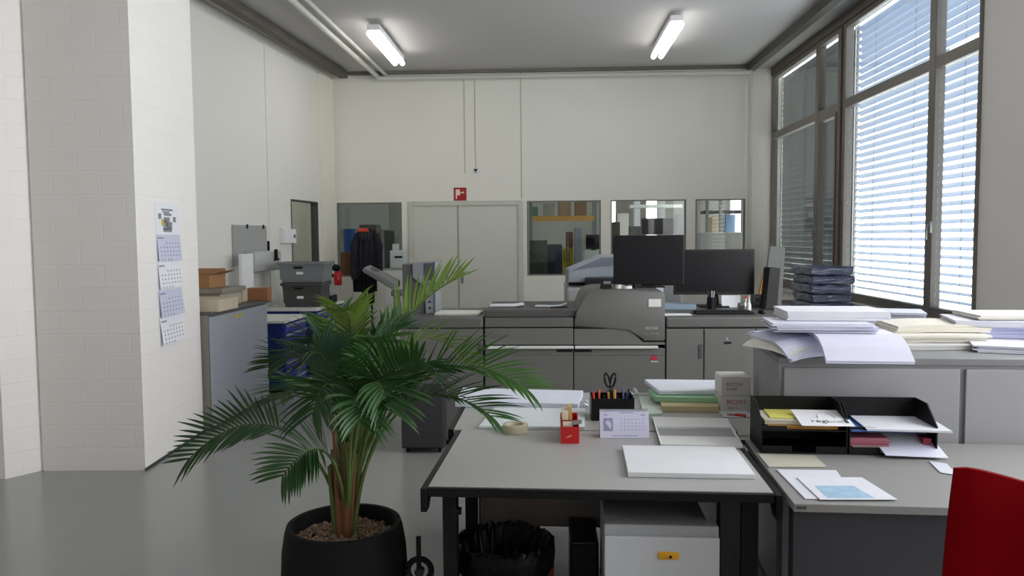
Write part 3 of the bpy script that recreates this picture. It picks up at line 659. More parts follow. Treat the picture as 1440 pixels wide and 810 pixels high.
# left module
m1 = build('left_module', fbox(MB(), 563, 679, 462, 520, PY, PD).box(X(563), X(679), PY, PD, .06, Z(520)), PRN, t)
build('top_lip', fbox(MB(), 559, 679.5, 446, 461, PY-.012, PD, .012), PRNT, m1)
build('seam', fbox(MB(), 679.6, 681.6, 446, 640, PY+.01, PD-.05, 0), BLACK, t)
build('latch', fbox(MB(), 674, 679, 483, 502, PY-.014, PY, .003), PRND, m1)
# middle module
m2 = build('middle_module', fbox(MB(), 682, 806, 490, 500, PY, PD).box(X(682), X(806), PY, PD, .06, Z(500)), PRN, t)
build('fascia', fbox(MB(), 682, 806, 461.5, 485, PY, PD-.1), PRN, m2)
build('top_band', fbox(MB(), 682, 806, 447, 460, PY-.006, PD, .006), PRNT, m2)
build('glass_deck', MB().box(X(682), X(818), PY+.02, PD, ztop, Z(436), .012), PRND, m2)
build('handle_bar', fbox(MB(), 685, 806.5, 486, 490, PY-.03, PY-.002, .005), mat(214, 214, 210, .4), m2)
text('model_lettering', 'RICOH Pro', (X(688), PY-.0015, Z(475)), (1, 0, 0), (0, 0, 1), .032, mat(104, 104, 100, .5), m2)
build('vent', fbox(MB(), 783, 805, 491.5, 495, PY-.004, PY+.001, .001), BLACKM, m2)
# hump module
m3 = build('main_module', fbox(MB(), 807.5, 935, 490, 500, PY, PD).box(X(807.5), X(935), PY, PD, .06, Z(500)), PRN, t)
prof = [(807.5, 461), (807.5, 449), (811, 441), (814, 433), (817, 424), (821, 417), (827, 411.5), (836, 408.5), (850, 408), (928, 409.5), (933, 411), (935, 415), (935, 480), (905, 480), (885, 461)]
hood = build('raised_hood', MB().prism([(X(u), PY-.01, Z(v)) for u, v in prof], (0, .8, 0), .015), PRNT, m3, True)
build('lower_fascia', MB().prism([(X(807.5), PY, Z(485)), (X(935), PY, Z(485)), (X(935), PY, Z(481.6)), (X(904.5), PY, Z(481.6)), (X(884.3), PY, Z(462.6)), (X(807.5), PY, Z(462.6))], (0, .7, 0)), PRN, m3)
build('handle_bar', fbox(MB(), 808, 925, 486, 490, PY-.03, PY-.002, .005), mat(214, 214, 210, .4), m3)
build('vent', fbox(MB(), 808, 832, 491.5, 495, PY-.004, PY+.001, .001), BLACKM, m3)
text('maker_lettering', 'RICOH', (X(916), PY-.012, Z(463.5)), (1, 0, 0), (0, 0, 1), .03, mat(196, 196, 192, .5), hood, align='CENTER')
text('series_lettering', 'Pro C7100', (X(917), PY-.012, Z(471)), (1, 0, 0), (0, 0, 1), .024, mat(160, 160, 156, .5), hood, align='CENTER')
build('white_notice', fbox(MB(), 911.5, 929, 421, 432, PY-.014, PY-.0105, .001), mat(222, 222, 218, .6), hood)
build('red_sticker', MB().prism([(X(914), PY-.004, Z(506)), (X(925), PY-.004, Z(506)), (X(922.5), PY-.004, Z(501)), (X(918), PY-.004, Z(500))], (0, .0035, 0)), mat(190, 30, 60, .6), m3)
build('sticker_text', fbox(MB(), 915, 926, 507.5, 509.5, PY-.004, PY-.0005, 0), mat(180, 180, 176, .6), m3)
build('seam', fbox(MB(), 806.2, 807.3, 450, 640, PY+.01, PD-.05, 0).box(X(935.2), X(936.6), PY+.012, PD-.05, .06, Z(458)), BLACK, t)
# right module
m4 = build('right_module', fbox(MB(), 937, 1170, 463, 500, PY+.02, PD+.3).box(X(937), X(1170), PY+.02, PD+.3, .06, Z(500)), PRN, t)
build('module_top', fbox(MB(), 937, 1173, 447, 461.5, PY, PD+.35, .012), PRNT, m4)
for a, b in ((937.5, 989), (991, 1062), (1064, 1168)):
    d = build('door', MB().box(X(a), X(b), PY+.006, PY+.0195, .1, Z(463.5), .003), PRN, m4)
    if a < 950: build('door_handle', fbox(MB(), 983, 988, 485, 505, PY, PY+.007, .002), PRND, d)
    elif a < 1000:
        build('door_handle', fbox(MB(), 1019, 1028.5, 481.5, 484, PY, PY+.007, .001), BLACK, d)
        build('caution_mark', MB().prism([(X(1021), PY+.004, Z(479)), (X(1025), PY+.004, Z(479)), (X(1023), PY+.004, Z(474))], (0, .0025, 0)), mat(160, 160, 158, .6), d)
for u in (575, 660, 700, 790, 830, 920, 950, 1050):
    build('caster', MB().tube([(X(u)-.015, PY+.1, .03), (X(u)+.015, PY+.1, .03)], .03, 12).tube([(X(u)-.015, PD-.1, .03), (X(u)+.015, PD-.1, .03)], .03, 12), BLACK, t, True)
# upright guide panels at the left
y6 = 6.25
x_ = lambda u, v=400: V(u, v, y=y6).x; z_ = lambda v, u=600: V(u, v, y=y6).z
t = thing('stacker_tower', 'upright grey panel tower standing on the printer left end', 'printer stacker', (x_(600), y6, Z(446)+.001))
zb = Z(446)+.001
build('left_panel', MB().prism([(x_(566), y6, zb), (x_(598), y6, zb), (x_(598), y6, z_(372)), (x_(566), y6, z_(371))], (0, .25, 0), .006), mat(88, 89, 86, .5), t)
build('right_panel', MB().prism([(x_(598.5), y6-.02, zb), (x_(613), y6-.02, zb), (x_(613), y6-.02, z_(370)), (x_(610), y6-.02, z_(367)), (x_(581), y6-.02, z_(369)), (x_(581), y6-.02, z_(390)), (x_(598.5), y6-.02, z_(402))], (0, .018, 0), .003), mat(134, 137, 146, .45), t)
build('dark_inset', MB().box(x_(597.5), x_(610.5), y6-.026, y6-.021, z_(394), z_(370), .002), mat(74, 75, 78, .5), t)
build('side_flange', MB().box(x_(611.5), x_(614), y6-.03, y6+.25, zb, z_(368), .003), mat(140, 144, 150, .45), t)
mb = MB()
for v in (400, 424, 432.5, 441): mb.tube([(x_(605), y6-.028, z_(v)), (x_(605), y6-.021, z_(v))], .008, 8)
build('screw', mb, BLACK, t)
t = thing('swing_arm_tray', 'tilted grey panel arm reaching left from the stacker', 'printer panel', (x_(540), y6, z_(412)))
def tq(u, v, y): return tuple(V(u, v, y=y))
mb = MB(); N1, N2 = 6.05, 6.4
mb.hexa([tq(509, 382, N1), tq(554, 409, N1), tq(563, 403, N2), tq(517, 378, N2), tq(511, 376, N1), tq(556, 397, N1), tq(563, 394, N2), tq(520, 372, N2)], .01)
build('arm_shell', mb, mat(100, 101, 99, .5), t, True)
build('arm_slot', MB().hexa([tq(522, 377.5, 6.16), tq(533, 382, 6.16), tq(534, 380, 6.22), tq(524, 376, 6.22), tq(522, 376.5, 6.16), tq(533, 381, 6.16), tq(534, 379, 6.22), tq(524, 375, 6.22)]), mat(66, 68, 68, .5), t)
build('pivot', MB().box(x_(550), x_(567), y6-.02, y6+.1, z_(416), z_(408), .01), mat(86, 88, 88, .5), t)
build('support_pole', MB().box(x_(553), x_(560), y6, y6+.04, zb, z_(416), .003), mat(86, 88, 88, .5), t)
# sheets on the printer
zz = Z(446)+.002
p1 = V(646, 441, z=zz); build('paper_sheets', sheaf((p1.x, p1.y), .34, .28, -4, zz, .015, 5, .008, curl=0), PAPERW, label='fanned white sheets on the printer left end', cat='paper')
zd = Z(436)+.002
p1 = V(713, 430, z=zd); build('paper_sheets', sheaf((p1.x, p1.y), .26, .2, 3, zd, .01, 3, .01, curl=.01), PAPER, label='small white sheaf on the dark deck behind the palm', cat='paper')
p1 = V(775, 431, z=zd); build('paper_sheets', sheaf((p1.x, p1.y), .24, .15, -6, zd, .008, 3, .01, curl=.02), mat(206, 212, 220, .7), label='loose grey sheets on the deck left of the hood', cat='paper')
p1 = V(783, 433.5, z=zd+.01); build('black_pen', MB().tube([(p1.x-.05, p1.y-.02, zd+.018), (p1.x+.08, p1.y, zd+.018)], .006, 8), BLACK, smooth=True, label='short black pen lying on the printer deck sheets', cat='pen')

# dark box below the printer
xb0, xb1 = V(560, 600, y=5.6).x, V(621, 600, y=5.6).x
t = thing('dark_pedestal', 'dark grey rolling box on the floor left of the desks', 'box', ((xb0+xb1)/2, 5.75, 0))
build('body', MB().box(xb0, xb1, 5.72, 5.88, .04, .5, .006), mat(50, 48, 52, .6), t)
build('front_panel', MB().box(xb0+.005, xb1-.005, 5.708, 5.7195, .05, .49, .004), mat(54, 52, 56, .6), t)
for xx in (xb0+.04, xb1-.04): build('caster', MB().tube([(xx-.012, 5.77, .02), (xx+.012, 5.77, .02)], .02, 10), BLACK, t, True)

# monitors, keyboard and desk things on the printer's right
hz = V(900, 404, y=PY).z+.012
screen('monitor', 'black monitor standing on top of the raised printer hood', 863, 962, 331, 400, 6.25, zb=Z(409))
zt4 = Z(447)+.0015
screen('monitor', 'larger black monitor right of the hood above the keyboard', 948, 1061, 351, 414, 6.75, zb=zt4, m=mat(20, 19, 19, .5))
t = thing('control_pod', 'small black tilted control pod on the raised printer hood', 'control panel', (X(855), 6.1, Z(408)))
build('housing', MB().prism([(X(846), 6.0, Z(408)), (X(862), 6.0, Z(408)), (X(861), 6.0, Z(394.5)), (X(849), 6.0, Z(394.5))], (0, .1, 0), .004), BLACKM, t)
build('key_panel', MB().box(X(850), X(860), 5.994, 5.9995, Z(401), Z(397), .001), mat(120, 124, 128, .3), t)
for nm, (u, w_, h_, m, lb) in zip(('tape_spool', 'small_tray', 'rubber_stamp'), (((872, .07, .03, mat(190, 188, 182, .5), 'pale roll end on the printer hood under the monitor'), (885, .09, .02, mat(210, 210, 206, .5), 'small white tray on the printer hood under the monitor'), (897, .04, .028, BLACKM, 'small black stamp on the printer hood under the monitor')))):
    xx = X(u); zh = Z(408.6)
    tt = thing(nm, lb, 'desk item', (xx, 6.1, zh)); build('body', MB().lathe((xx, 6.1), [(0, zh), (w_/2, zh), (w_/2*.9, zh+h_), (0, zh+h_)], 16), m, tt, True); build('knob', MB().ball((xx, 6.1, zh+h_+.006), .01), BLACKM, tt)
zk = zt4
pk = V(1017, 441, z=zk)
t = thing('keyboard', 'slim black keyboard in front of the larger monitor', 'keyboard', (pk.x, pk.y, zk))
build('key_tray', MB().box(pk.x-.225, pk.x+.225, pk.y-.07, pk.y+.07, zk, zk+.018, .004), BLACK, t)
mb = MB()
for r in range(5):
    for c in range(15): mb.box(pk.x-.215+c*.0285, pk.x-.215+c*.0285+.024, pk.y-.062+r*.025, pk.y-.062+r*.025+.02, zk+.018, zk+.024)
build('keys', mb, BLACKM, t)
pm = V(1071, 441, z=zk); t = thing('mouse', 'black computer mouse right of the keyboard', 'mouse', (pm.x, pm.y, zk))
build('shell', MB().ball((pm.x, pm.y, zk+.012), .03, .9, 1.5, .7), BLACK, t, True); build('wheel', MB().tube([(pm.x-.004, pm.y-.025, zk+.03), (pm.x+.004, pm.y-.025, zk+.03)], .006, 8), BLACKM, t)
pp = V(1004, 436, z=zk); t = thing('pen_cup', 'black pen cup between keyboard and larger monitor', 'cup', (pp.x, pp.y+.05, zk))
cy = pp.y+.1
build('cup', MB().lathe((pp.x, cy), [(0, zk), (.036, zk), (.036, zk+.1), (.032, zk+.1), (.032, zk+.01), (0, zk+.01)], 20), BLACK, t, True)
for k in range(5):
    a = k*1.3; build('pen', MB().tube([(pp.x+.01*cos(a), cy+.01*sin(a), zk+.012), (pp.x+.035*cos(a), cy+.03*sin(a), zk+.14+.01*(k % 3))], .004, 6), (BLACK, WHITE, DKGREY)[k % 3], t)
pp = V(1046, 437, z=zk); t = thing('metal_pot', 'small shiny metal pot right of the pen cup', 'pot', (pp.x, pp.y+.03, zk))
build('bowl', MB().lathe((pp.x, pp.y+.04), [(0, zk), (.035, zk), (.042, zk+.03), (.038, zk+.06), (.034, zk+.06), (.036, zk+.03), (0, zk+.01)], 20), CHROME, t, True)
build('brush', MB().tube([(pp.x+.01, pp.y+.04, zk+.012), (pp.x+.03, pp.y+.045, zk+.1)], .005, 6), WHITE, t); build('red_tip', MB().ball((pp.x+.031, pp.y+.045, zk+.108), .01), mat(220, 40, 30, .5), t)
pp = V(1054, 438, z=zk); build('white_bottle', MB().lathe((pp.x+.0, pp.y+.02), [(0, zk), (.018, zk), (.018, zk+.05), (.006, zk+.085), (.005, zk+.12), (0, zk+.12)], 14), WHITE, smooth=True, label='slim white nozzle bottle beside the metal pot', cat='bottle')
pp = V(1030, 434, z=zk); build('paper_card', MB().prism([(pp.x-.06, pp.y+.12, zk), (pp.x+.1, pp.y+.12, zk), (pp.x+.1, pp.y+.15, zk+.1), (pp.x-.06, pp.y+.15, zk+.1)], (0, .003, 0)), PAPER, label='white card leaning behind the metal pot', cat='card')
pp = V(952, 443, z=zk); build('paper_sheets', sheaf((pp.x, pp.y+.02), .22, .12, 0, zk, .006, 2, .004), PAPER, label='white sheets left of the keyboard by the hood', cat='paper')
pp = V(942, 436, z=zk); build('blue_binder', MB().box(X(938), X(1000), 6.5, 6.7, zk, zk+.045, .004), mat(138, 156, 172, .6), label='pale blue binder lying under the larger monitor', cat='binder')
build('paper_roll', MB().box(X(937), X(948), 6.46, 6.6, zk+.046, zk+.2, .004), mat(214, 220, 232, .7), label='stack of pale blocks between hood and larger monitor', cat='paper block')
# things leaning at the right
q = V(1085, 425, y=6.6)
def leaner(name, label, cat, pts, y, d, m, bev=.006): return build(name, MB().prism([tq(u, v, y) for u, v in pts], (0, d, 0), bev), m, label=label, cat=cat)
def seat_z(pts, y): pass
leaner('tall_board', 'tall grey board leaning beside the far window', 'board', [(1072, 431), (1099, 431), (1104, 348), (1083, 346)], 6.95, .03, mat(118, 120, 118, .6), .003)
leaner('orange_folder', 'orange-brown folder leaning behind the black speaker', 'folder', [(1064, 433), (1083, 433), (1086, 378), (1075, 377)], 6.85, .03, mat(190, 128, 60, .7), .002)
t = thing('speaker', 'tall black speaker box right of the larger monitor', 'speaker', (V(1084, 436, y=6.5).x, 6.6, zt4))
lo = zt4
pts = [tq(1076, 420, 6.5), tq(1093, 420, 6.5), tq(1098, 377, 6.5), tq(1082, 376, 6.5)]
pts[0] = (pts[0][0], 6.5, lo); pts[1] = (pts[1][0], 6.5, lo)
build('cabinet', MB().prism(pts, (0, .16, 0), .006), mat(26, 26, 28, .5), t)
build('cone', MB().lathe((0, 0), [(0, 0), (.02, .004), (.03, 0)], 16), BLACKM, t) if False else None
pp = V(1066, 425, y=6.7)
t = thing('desk_fan', 'small round grey fan speaker right of the metal pot', 'speaker', (pp.x, 6.7, zt4))
build('body', MB().box(pp.x-.05, pp.x+.04, 6.7, 6.76, zt4, zt4+.11, .01), mat(96, 98, 100, .5), t); build('ring', MB().tube([(pp.x-.005+.03*cos(k*PI/8), 6.695, zt4+.06+.03*sin(k*PI/8)) for k in range(17)], .004, 6), mat(150, 150, 152, .4), t, True)
t = thing('dark_cabinet', 'dark low cabinet under the far window', 'cabinet', (3.0, 8.2, 0))
build('body', MB().box(2.5, 3.25, 7.3, 9.2, .02, .83, .01), mat(52, 48, 48, .5), t); build('top', MB().box(2.48, 3.27, 7.28, 9.22, .83, .86, .004), mat(64, 60, 58, .5), t)
for k in range(3): build('door', MB().box(2.488, 2.499, 7.33+k*.62, 7.33+k*.62+.59, .06, .81, .003), mat(60, 56, 55, .5), t)
pp = V(1140, 420, y=8.0)
t = thing('wrapped_package', 'shiny plastic wrapped paper parcels by the far window', 'package', (2.75, 8.1, .861))
mb = MB()
for k in range(5):
    z0 = .872+k*.088; mb.box(2.52+.02*(k % 2), 2.95-.02*(k % 3), 7.6+.02*(k % 2), 8.2, z0, z0+.082, .018)
bmesh.ops.subdivide_edges(mb.b, edges=mb.b.edges[:], cuts=3, use_grid_fill=True)
for v in mb.b.verts: v.co += Vector((sin(v.co.z*60+v.co.y*23)*.006, random.uniform(-1, 1)*.006, sin(v.co.x*31+v.co.y*37)*.004))
build('wrap', mb, mat(96, 102, 124, .16, 0, .35, 14, .6, 18), t)
# second machine behind the hood
yq = 7.6
bx = lambda u, v=400: V(u, v, y=yq).x; bz = lambda v, u=830: V(u, v, y=yq).z
t = thing('plate_machine', 'pale blue-grey machine with sloping lid behind the printer', 'printer', (bx(860), yq+.4, 0))
build('pale_base', MB().box(bx(795), bx(960), yq, yq+.7, .03, bz(401), .02), mat(176, 178, 178, .5), t)
build('dark_gap', MB().box(bx(800), bx(950), yq-.01, yq+.6, bz(401), bz(397)), BLACK, t)
lid = build('sloping_lid', MB().prism([(bx(798), yq-.03, bz(397)), (bx(930), yq-.03, bz(397)), (bx(930), yq-.03, bz(358)), (bx(846), yq-.03, bz(360)), (bx(800), yq-.03, bz(379))], (0, .65, 0), .01), mat(166, 174, 184, .4), t)
build('lid_window', MB().prism([(bx(801.5), yq-.036, bz(381)), (bx(845), yq-.036, bz(362.5)), (bx(864), yq-.036, bz(362)), (bx(864), yq-.036, bz(373)), (bx(826), yq-.036, bz(376.5))], (0, .005, 0)), mat(128, 134, 148, .3), lid)
build('lid_edge', MB().box(bx(797), bx(799.5), yq-.04, yq+.6, bz(400), bz(379), .003), mat(120, 132, 126, .5), lid)
build('control_box', MB().box(bx(822), bx(880), yq-.3, yq-.05, bz(425), bz(389), .01), mat(26, 26, 36, .5), t)
build('front_shelf', MB().box(bx(797), bx(822), yq-.25, yq-.005, bz(424), bz(403), .02), mat(182, 184, 184, .5), t)

# ------------------------------------------------------------------ desks
DZ = .74
def corner(u, v): return V(u, v, z=DZ)
A1 = corner(602, 684); B1 = corner(1088, 693); e1 = (B1-A1).normalized(); n1 = Vector((-e1.y, e1.x, 0)); w1 = (B1-A1).length
def D1(s, n, z=0): q = A1+e1*s+n1*n; return Vector((q.x, q.y, z))
def dbox(mb, s0, s1, a, b, z0, z1, bev=.003):
    return mb.obox(D1(s0, a), e1, s1-s0, b-a, z0, z1, bev)
t = thing('near_desk', 'grey topped desk with black edge and side rails, nearest the camera', 'desk', D1(w1/2, .4), None)
build('desk_top', dbox(MB(), 0, w1, .004, .813, DZ-.024, DZ, .001), TOPG, t)
build('black_edge', dbox(dbox(MB(), -.002, w1+.002, -.014, .003, DZ-.032, DZ-.002), 0, w1, .01, .78, DZ-.04, DZ-.0245, 0), BLACK, t)
def siderail(s, th):
    q = [(-.02, DZ-.002), (-.02, DZ-.085), (.03, DZ-.085), (.075, DZ-.035), (.80, DZ-.035), (.80, DZ-.002)]
    return MB().prism([tuple(D1(s, a, z)) for a, z in q], e1*th, .002)
build('side_rail', siderail(-.024, .022), BLACK, t); build('side_rail', siderail(w1+.003, .022), BLACK, t)
for s in (.035, w1-.09):
    lg = build('leg', dbox(MB(), s, s+.05, .08, .14, .03, DZ-.041), BLACK, t)
    build('foot_beam', dbox(MB(), s, s+.05, .03, .76, .0, .03), BLACK, lg)
    build('leg', dbox(MB(), s, s+.05, .64, .70, .0301, DZ-.041), BLACK, t)
build('leg_cover', dbox(MB(), w1-.165, w1-.095, .06, .72, .03, DZ-.05), mat(18, 18, 20, .5), t)
build('adjuster_knob', MB().tube([D1(.085, .1, .62), D1(.10, .1, .62)], .014, 10), BLACK, t, True)
build('modesty_panel', dbox(MB(), .09, w1-.17, .735, .75, .33, DZ-.05), mat(138, 128, 122, .6), t)
build('bracket', MB().prism([tuple(D1(w1-.25, .10, DZ-.045)), tuple(D1(w1-.17, .10, DZ-.045)), tuple(D1(w1-.17, .10, DZ-.2))], n1*.015), mat(120, 120, 120, .5), t)
# desk behind
e2 = Vector((1, -.012, 0)).normalized(); A2 = V(621, 606, z=DZ)
A2 = D1(-.04, .815)
n2 = Vector((-e2.y, e2.x, 0))
def D2(s, n, z=0): q = A2+e2*s+n2*n; return Vector((q.x, q.y, z))
w2 = 1.27; d2 = .86
t = thing('rear_desk', 'second grey topped desk with black rail, standing behind the nearest desk', 'desk', D2(w2/2, .4))
build('desk_top', MB().obox(D2(0, 0), e2, w2, d2, DZ-.025, DZ, .002), TOPG, t)
build('black_edge', MB().obox(D2(0, d2+.001), e2, w2, .01, DZ-.03, DZ-.002), BLACK, t)
build('side_rail', MB().prism([tuple(D2(-.024, a, z)) for a, z in ((-.01, DZ+.003), (-.01, DZ-.085), (.05, DZ-.085), (.09, DZ-.04), (d2, DZ-.04), (d2, DZ+.003))], e2*.022, .002), BLACK, t)
for s in (.04, w2-.1):
    for q in (.08, .7): build('leg', MB().obox(D2(s, q), e2, .05, .05, 0, DZ-.026), BLACK, t)
build('modesty_panel', MB().obox(D2(.1, d2-.09), e2, w2-.22, .015, .2, DZ-.03), mat(110, 106, 104, .6), t)
# right desk
A3 = corner(1103, 708) ; B3 = corner(1325, 716); A3 += Vector((.03, 0, 0)); e3 = Vector((cos(-.055), sin(-.055), 0)); n3 = Vector((-e3.y, e3.x, 0))
def D3(s, n, z=0): q = A3+e3*s+n3*n; return Vector((q.x, q.y, z))
w3 = 1.35; d3 = .80
t = thing('right_desk', 'beige-grey desk with grey front panel beside the near desk', 'desk', D3(w3/2, .4))
build('desk_top', MB().obox(D3(0, 0), e3, w3, d3, DZ-.028, DZ, .003), TOPB, t)
build('front_panel', MB().obox(D3(.012, .05), e3, w3-.03, .02, .06, DZ-.029, .003), mat(60, 61, 68, .5, 0, .04), t)
for s in (.02, w3-.06):
    for q in (.1, .8): build('leg', MB().obox(D3(s, q), e3, .04, .04, 0, DZ-.029), DKGREY, t)
text('maker_label', 'BENE', D3(.008, -.0018, DZ-.017), e3, (0, 0, 1), .014, INKD, t)

# sideboard on the right
ea = math.radians(-4.2); e4 = Vector((cos(ea), sin(ea), 0)); n4 = Vector((-e4.y, e4.x, 0)); S0 = V(1096, 502, z=1.083)
def D4(s, n, z=0): q = S0+e4*s+n4*n; return Vector((q.x, q.y, z))
SZT = 1.083; sw = 1.75; sd = .6
t = thing('sideboard', 'long light grey sideboard behind the right desk, piled with paper', 'sideboard', D4(sw/2, .3))
SBM = mat(154, 154, 157, .5, 0, .02)
build('carcass', MB().obox(D4(0, .012), e4, sw, sd-.012, .03, SZT-.03, .002), SBM, t)
build('plinth', MB().obox(D4(.02, .04), e4, sw-.04, sd-.06, 0, .03), DKGREY, t)
build('worktop', MB().obox(D4(-.004, -.004), e4, sw+.008, sd+.008, SZT-.0295, SZT, .003), mat(128, 128, 130, .5), t)
pb_ = V(1350, 560, z=.9); sp = (V(1352, 520, y=S0.y-.04)-S0).dot(e4)
for a, b in ((.02, sp-.012), (sp+.012, sp+.82)):
    d = build('door', MB().obox(D4(a, -.003), e4, b-a, .014, .06, SZT-.045, .003), mat(158, 158, 161, .5, 0, .02), t)

# ------------------------------------------------------------------ under the near desk
pz0, pz1 = V(850, 740, z=.60), V(1028, 740, z=.60)
ps = (pz0-A1).dot(e1); pe1 = (pz1-A1).dot(e1); pd = (pz0-A1).dot(n1)
pe1 = min(pe1, w1-.17)
t = thing('white_pedestal', 'white drawer pedestal with yellow lock under the near desk', 'pedestal', D1((ps+pe1)/2, pd+.25))
build('body', dbox(MB(), ps, pe1, pd+.02, pd+.52, .03, .60, .004), mat(176, 178, 182, .5), t)
build('drawer', dbox(MB(), ps, pe1, pd, pd+.019, .05, .565, .004), mat(206, 208, 212, .5), t)
pl = V(940, 781, y=D1(.7, pd-.003).y)
dr = build('lock_tag', MB().box(pl.x-.037, pl.x+.037, pl.y-.008, pl.y+.006, pl.z-.014, pl.z+.014, .006), mat(232, 170, 30, .5), t, True)
build('keyhole', MB().tube([(pl.x+.006, pl.y-.011, pl.z-.002), (pl.x+.006, pl.y-.007, pl.z-.002)], .005, 10), BLACK, dr)
for a in (ps+.03, pe1-.03):
    for b in (pd+.06, pd+.46): q = D1(a, b); build('caster', MB().tube([(q.x-.01, q.y, .016), (q.x+.01, q.y, .016)], .0155, 10), BLACK, t)
c = V(709, 757, z=.46)
t = thing('waste_bin', 'round black waste bin lined with a black bag under the near desk', 'waste bin', (c.x, c.y, 0))
build('bin_body', MB().lathe((c.x, c.y), [(0, .0), (.14, .0), (.178, .43), (.172, .43), (.136, .012), (0, .012)], 32), mat(20, 20, 22, .35), t, True)
mb = MB(); seg = 72; R = []
random.seed(3)
wob = [random.uniform(-1, 1) for _ in range(seg)]
for r, z, j in ((.186, .36, .3), (.193, .42, .3), (.188, .452, .45), (.176, .462, .4), (.164, .44, .5), (.14, .37, 1), (.11, .31, 1.6), (.05, .29, 1.5)):
    R.append([mb.b.verts.new((c.x+(r+j*.007*wob[(k*3+int(z*100)) % seg])*cos(k*2*PI/seg), c.y+(r+j*.007*wob[(k*5+int(z*70)) % seg])*sin(k*2*PI/seg), z+j*.02*wob[(k*2+int(z*50)) % seg])) for k in range(seg)])
for a, b in zip(R, R[1:]):
    for k in range(seg): mb.b.faces.new([a[k], a[(k+1) % seg], b[(k+1) % seg], b[k]])
mb.b.faces.new(R[-1])
build('bin_liner', mb, mat(9, 9, 10, .38, 0, .1, spec=.15), t)
pp = V(758, 800, z=.33)
t = thing('orange_box', 'orange-brown box on the floor behind the waste bin', 'box', (pp.x+.02, pp.y+.15, 0))
build('carton_body', MB().box(pp.x-.12, pp.x+.06, pp.y+.2, pp.y+.38, .0, .31, .006), mat(150, 74, 36, .7), t); build('lid', MB().box(pp.x-.123, pp.x+.063, pp.y+.197, pp.y+.383, .285, .315, .004), mat(132, 62, 30, .7), t)
q0, q1 = V(800, 740, y=3.25), V(838, 740, y=3.25)
t = thing('computer_tower', 'narrow black computer case in the dark under the near desk', 'computer', ((q0.x+q1.x)/2, 3.28, 0))
build('case', MB().box(q0.x, q1.x, 3.06, 3.34, .02, .39, .01), mat(14, 14, 16, .4), t)
build('front_bezel', MB().box(q0.x+.006, q1.x-.006, 3.05, 3.0595, .03, .38, .004), BLACK, t); build('foot', MB().box(q0.x+.01, q1.x-.01, 3.1, 3.3, 0, .02), BLACK, t)

# ------------------------------------------------------------------ things on the desks
def put(u, v, z=DZ): return V(u, v, z=z)
zd = DZ+.001
build('paper_ream', slab_px([(640, 564), (813, 568), (820, 549), (651, 545)], zd, .03, .002), mat(222, 226, 240, .7), label='large white paper pack at the back left of the rear desk', cat='paper')
build('paper_ream', slab_px([(673, 599), (822, 600), (823, 574), (695, 573)], zd, .012, .002), mat(216, 222, 224, .7), label='thin wide white sheaf in front of the large pack', cat='paper')
c = put(724, 612); t = thing('tape_roll', 'clear adhesive tape roll on the near desk', 'tape', (c.x, c.y+.06, zd))
c = c+Vector((0, .06, 0))
build('tape', MB().lathe(c, [(.042, zd), (.056, zd), (.056, zd+.035), (.042, zd+.035), (.042, zd)], 40), mat(226, 222, 200, .25, 0, .04, trans=.5), t, True)
build('core', MB().lathe(c, [(.038, zd), (.0415, zd), (.0415, zd+.035), (.038, zd+.035), (.038, zd)], 40), mat(206, 200, 176, .6), t, True)
# red holder
c = put(804, 624); RED = mat(196, 26, 26, .35)
hx0, hx1 = put(789, 627).x, put(815, 627).x; hy = c.y
t = thing('red_stapler_box', 'narrow red box holding card packs on the near desk', 'desk box', ((hx0+hx1)/2, hy+.1, zd))
mb = MB(); hh = .075; ln = .2
mb.box(hx0, hx1, hy, hy+.004, zd, zd+.07).box(hx0, hx1, hy+ln, hy+ln+.004, zd, zd+.085).prism([(hx0, hy+.0041, zd), (hx0, hy+ln, zd), (hx0, hy+ln, zd+.085), (hx0, hy+.0041, zd+.07)], (.003, 0, 0)).prism([(hx1-.003, hy+.0041, zd), (hx1-.003, hy+ln, zd), (hx1-.003, hy+ln, zd+.085), (hx1-.003, hy+.0041, zd+.07)], (.003, 0, 0)).box(hx0+.003, hx1-.003, hy+.004, hy+ln, zd, zd+.004)
build('tray', mb, RED, t)
build('divider', MB().box(hx0+.003, hx1-.003, hy+.08, hy+.083, zd+.004, zd+.08), mat(150, 20, 20, .5), t)
build('emblem', MB().prism([(hx0+.02, hy-.001, zd+.025), (hx0+.035, hy-.001, zd+.032), (hx0+.046, hy-.001, zd+.036), (hx0+.044, hy-.001, zd+.032), (hx0+.03, hy-.001, zd+.026)], (0, .0009, 0)), mat(230, 200, 190, .5), t)
CRM = mat(226, 214, 188, .7)
build('card_pack', MB().box(hx0+.006, hx0+.034, hy+.1, hy+.19, zd+.006, zd+.115, .002), CRM, label='thick cream card pack on the left in the red box', cat='card pack')
build('card_pack', MB().hexa([(hx1-.036, hy+.1, zd+.006), (hx1-.022, hy+.1, zd+.006), (hx1-.022, hy+.18, zd+.006), (hx1-.036, hy+.18, zd+.006), (hx1-.042, hy+.11, zd+.13), (hx1-.028, hy+.11, zd+.13), (hx1-.028, hy+.18, zd+.13), (hx1-.042, hy+.18, zd+.13)], .001), mat(196, 160, 96, .7), label='brown edged card pack leaning right in the red box', cat='card pack')
build('clip_block', MB().box(hx0+.008, hx1-.028, hy+.01, hy+.07, zd+.005, zd+.078, .003), mat(206, 196, 178, .6), label='small pale block at the near end of the red box', cat='block')
build('metal_clip', MB().hexa([(hx1-.028, hy+.0, zd+.078), (hx1+.012, hy+.008, zd+.082), (hx1+.012, hy+.05, zd+.084), (hx1-.028, hy+.04, zd+.08), (hx1-.028, hy+.0, zd+.086), (hx1+.012, hy+.008, zd+.09), (hx1+.012, hy+.05, zd+.092), (hx1-.028, hy+.04, zd+.088)], .001), STEEL, label='flat steel clip lying across the rim of the red box', cat='clip')
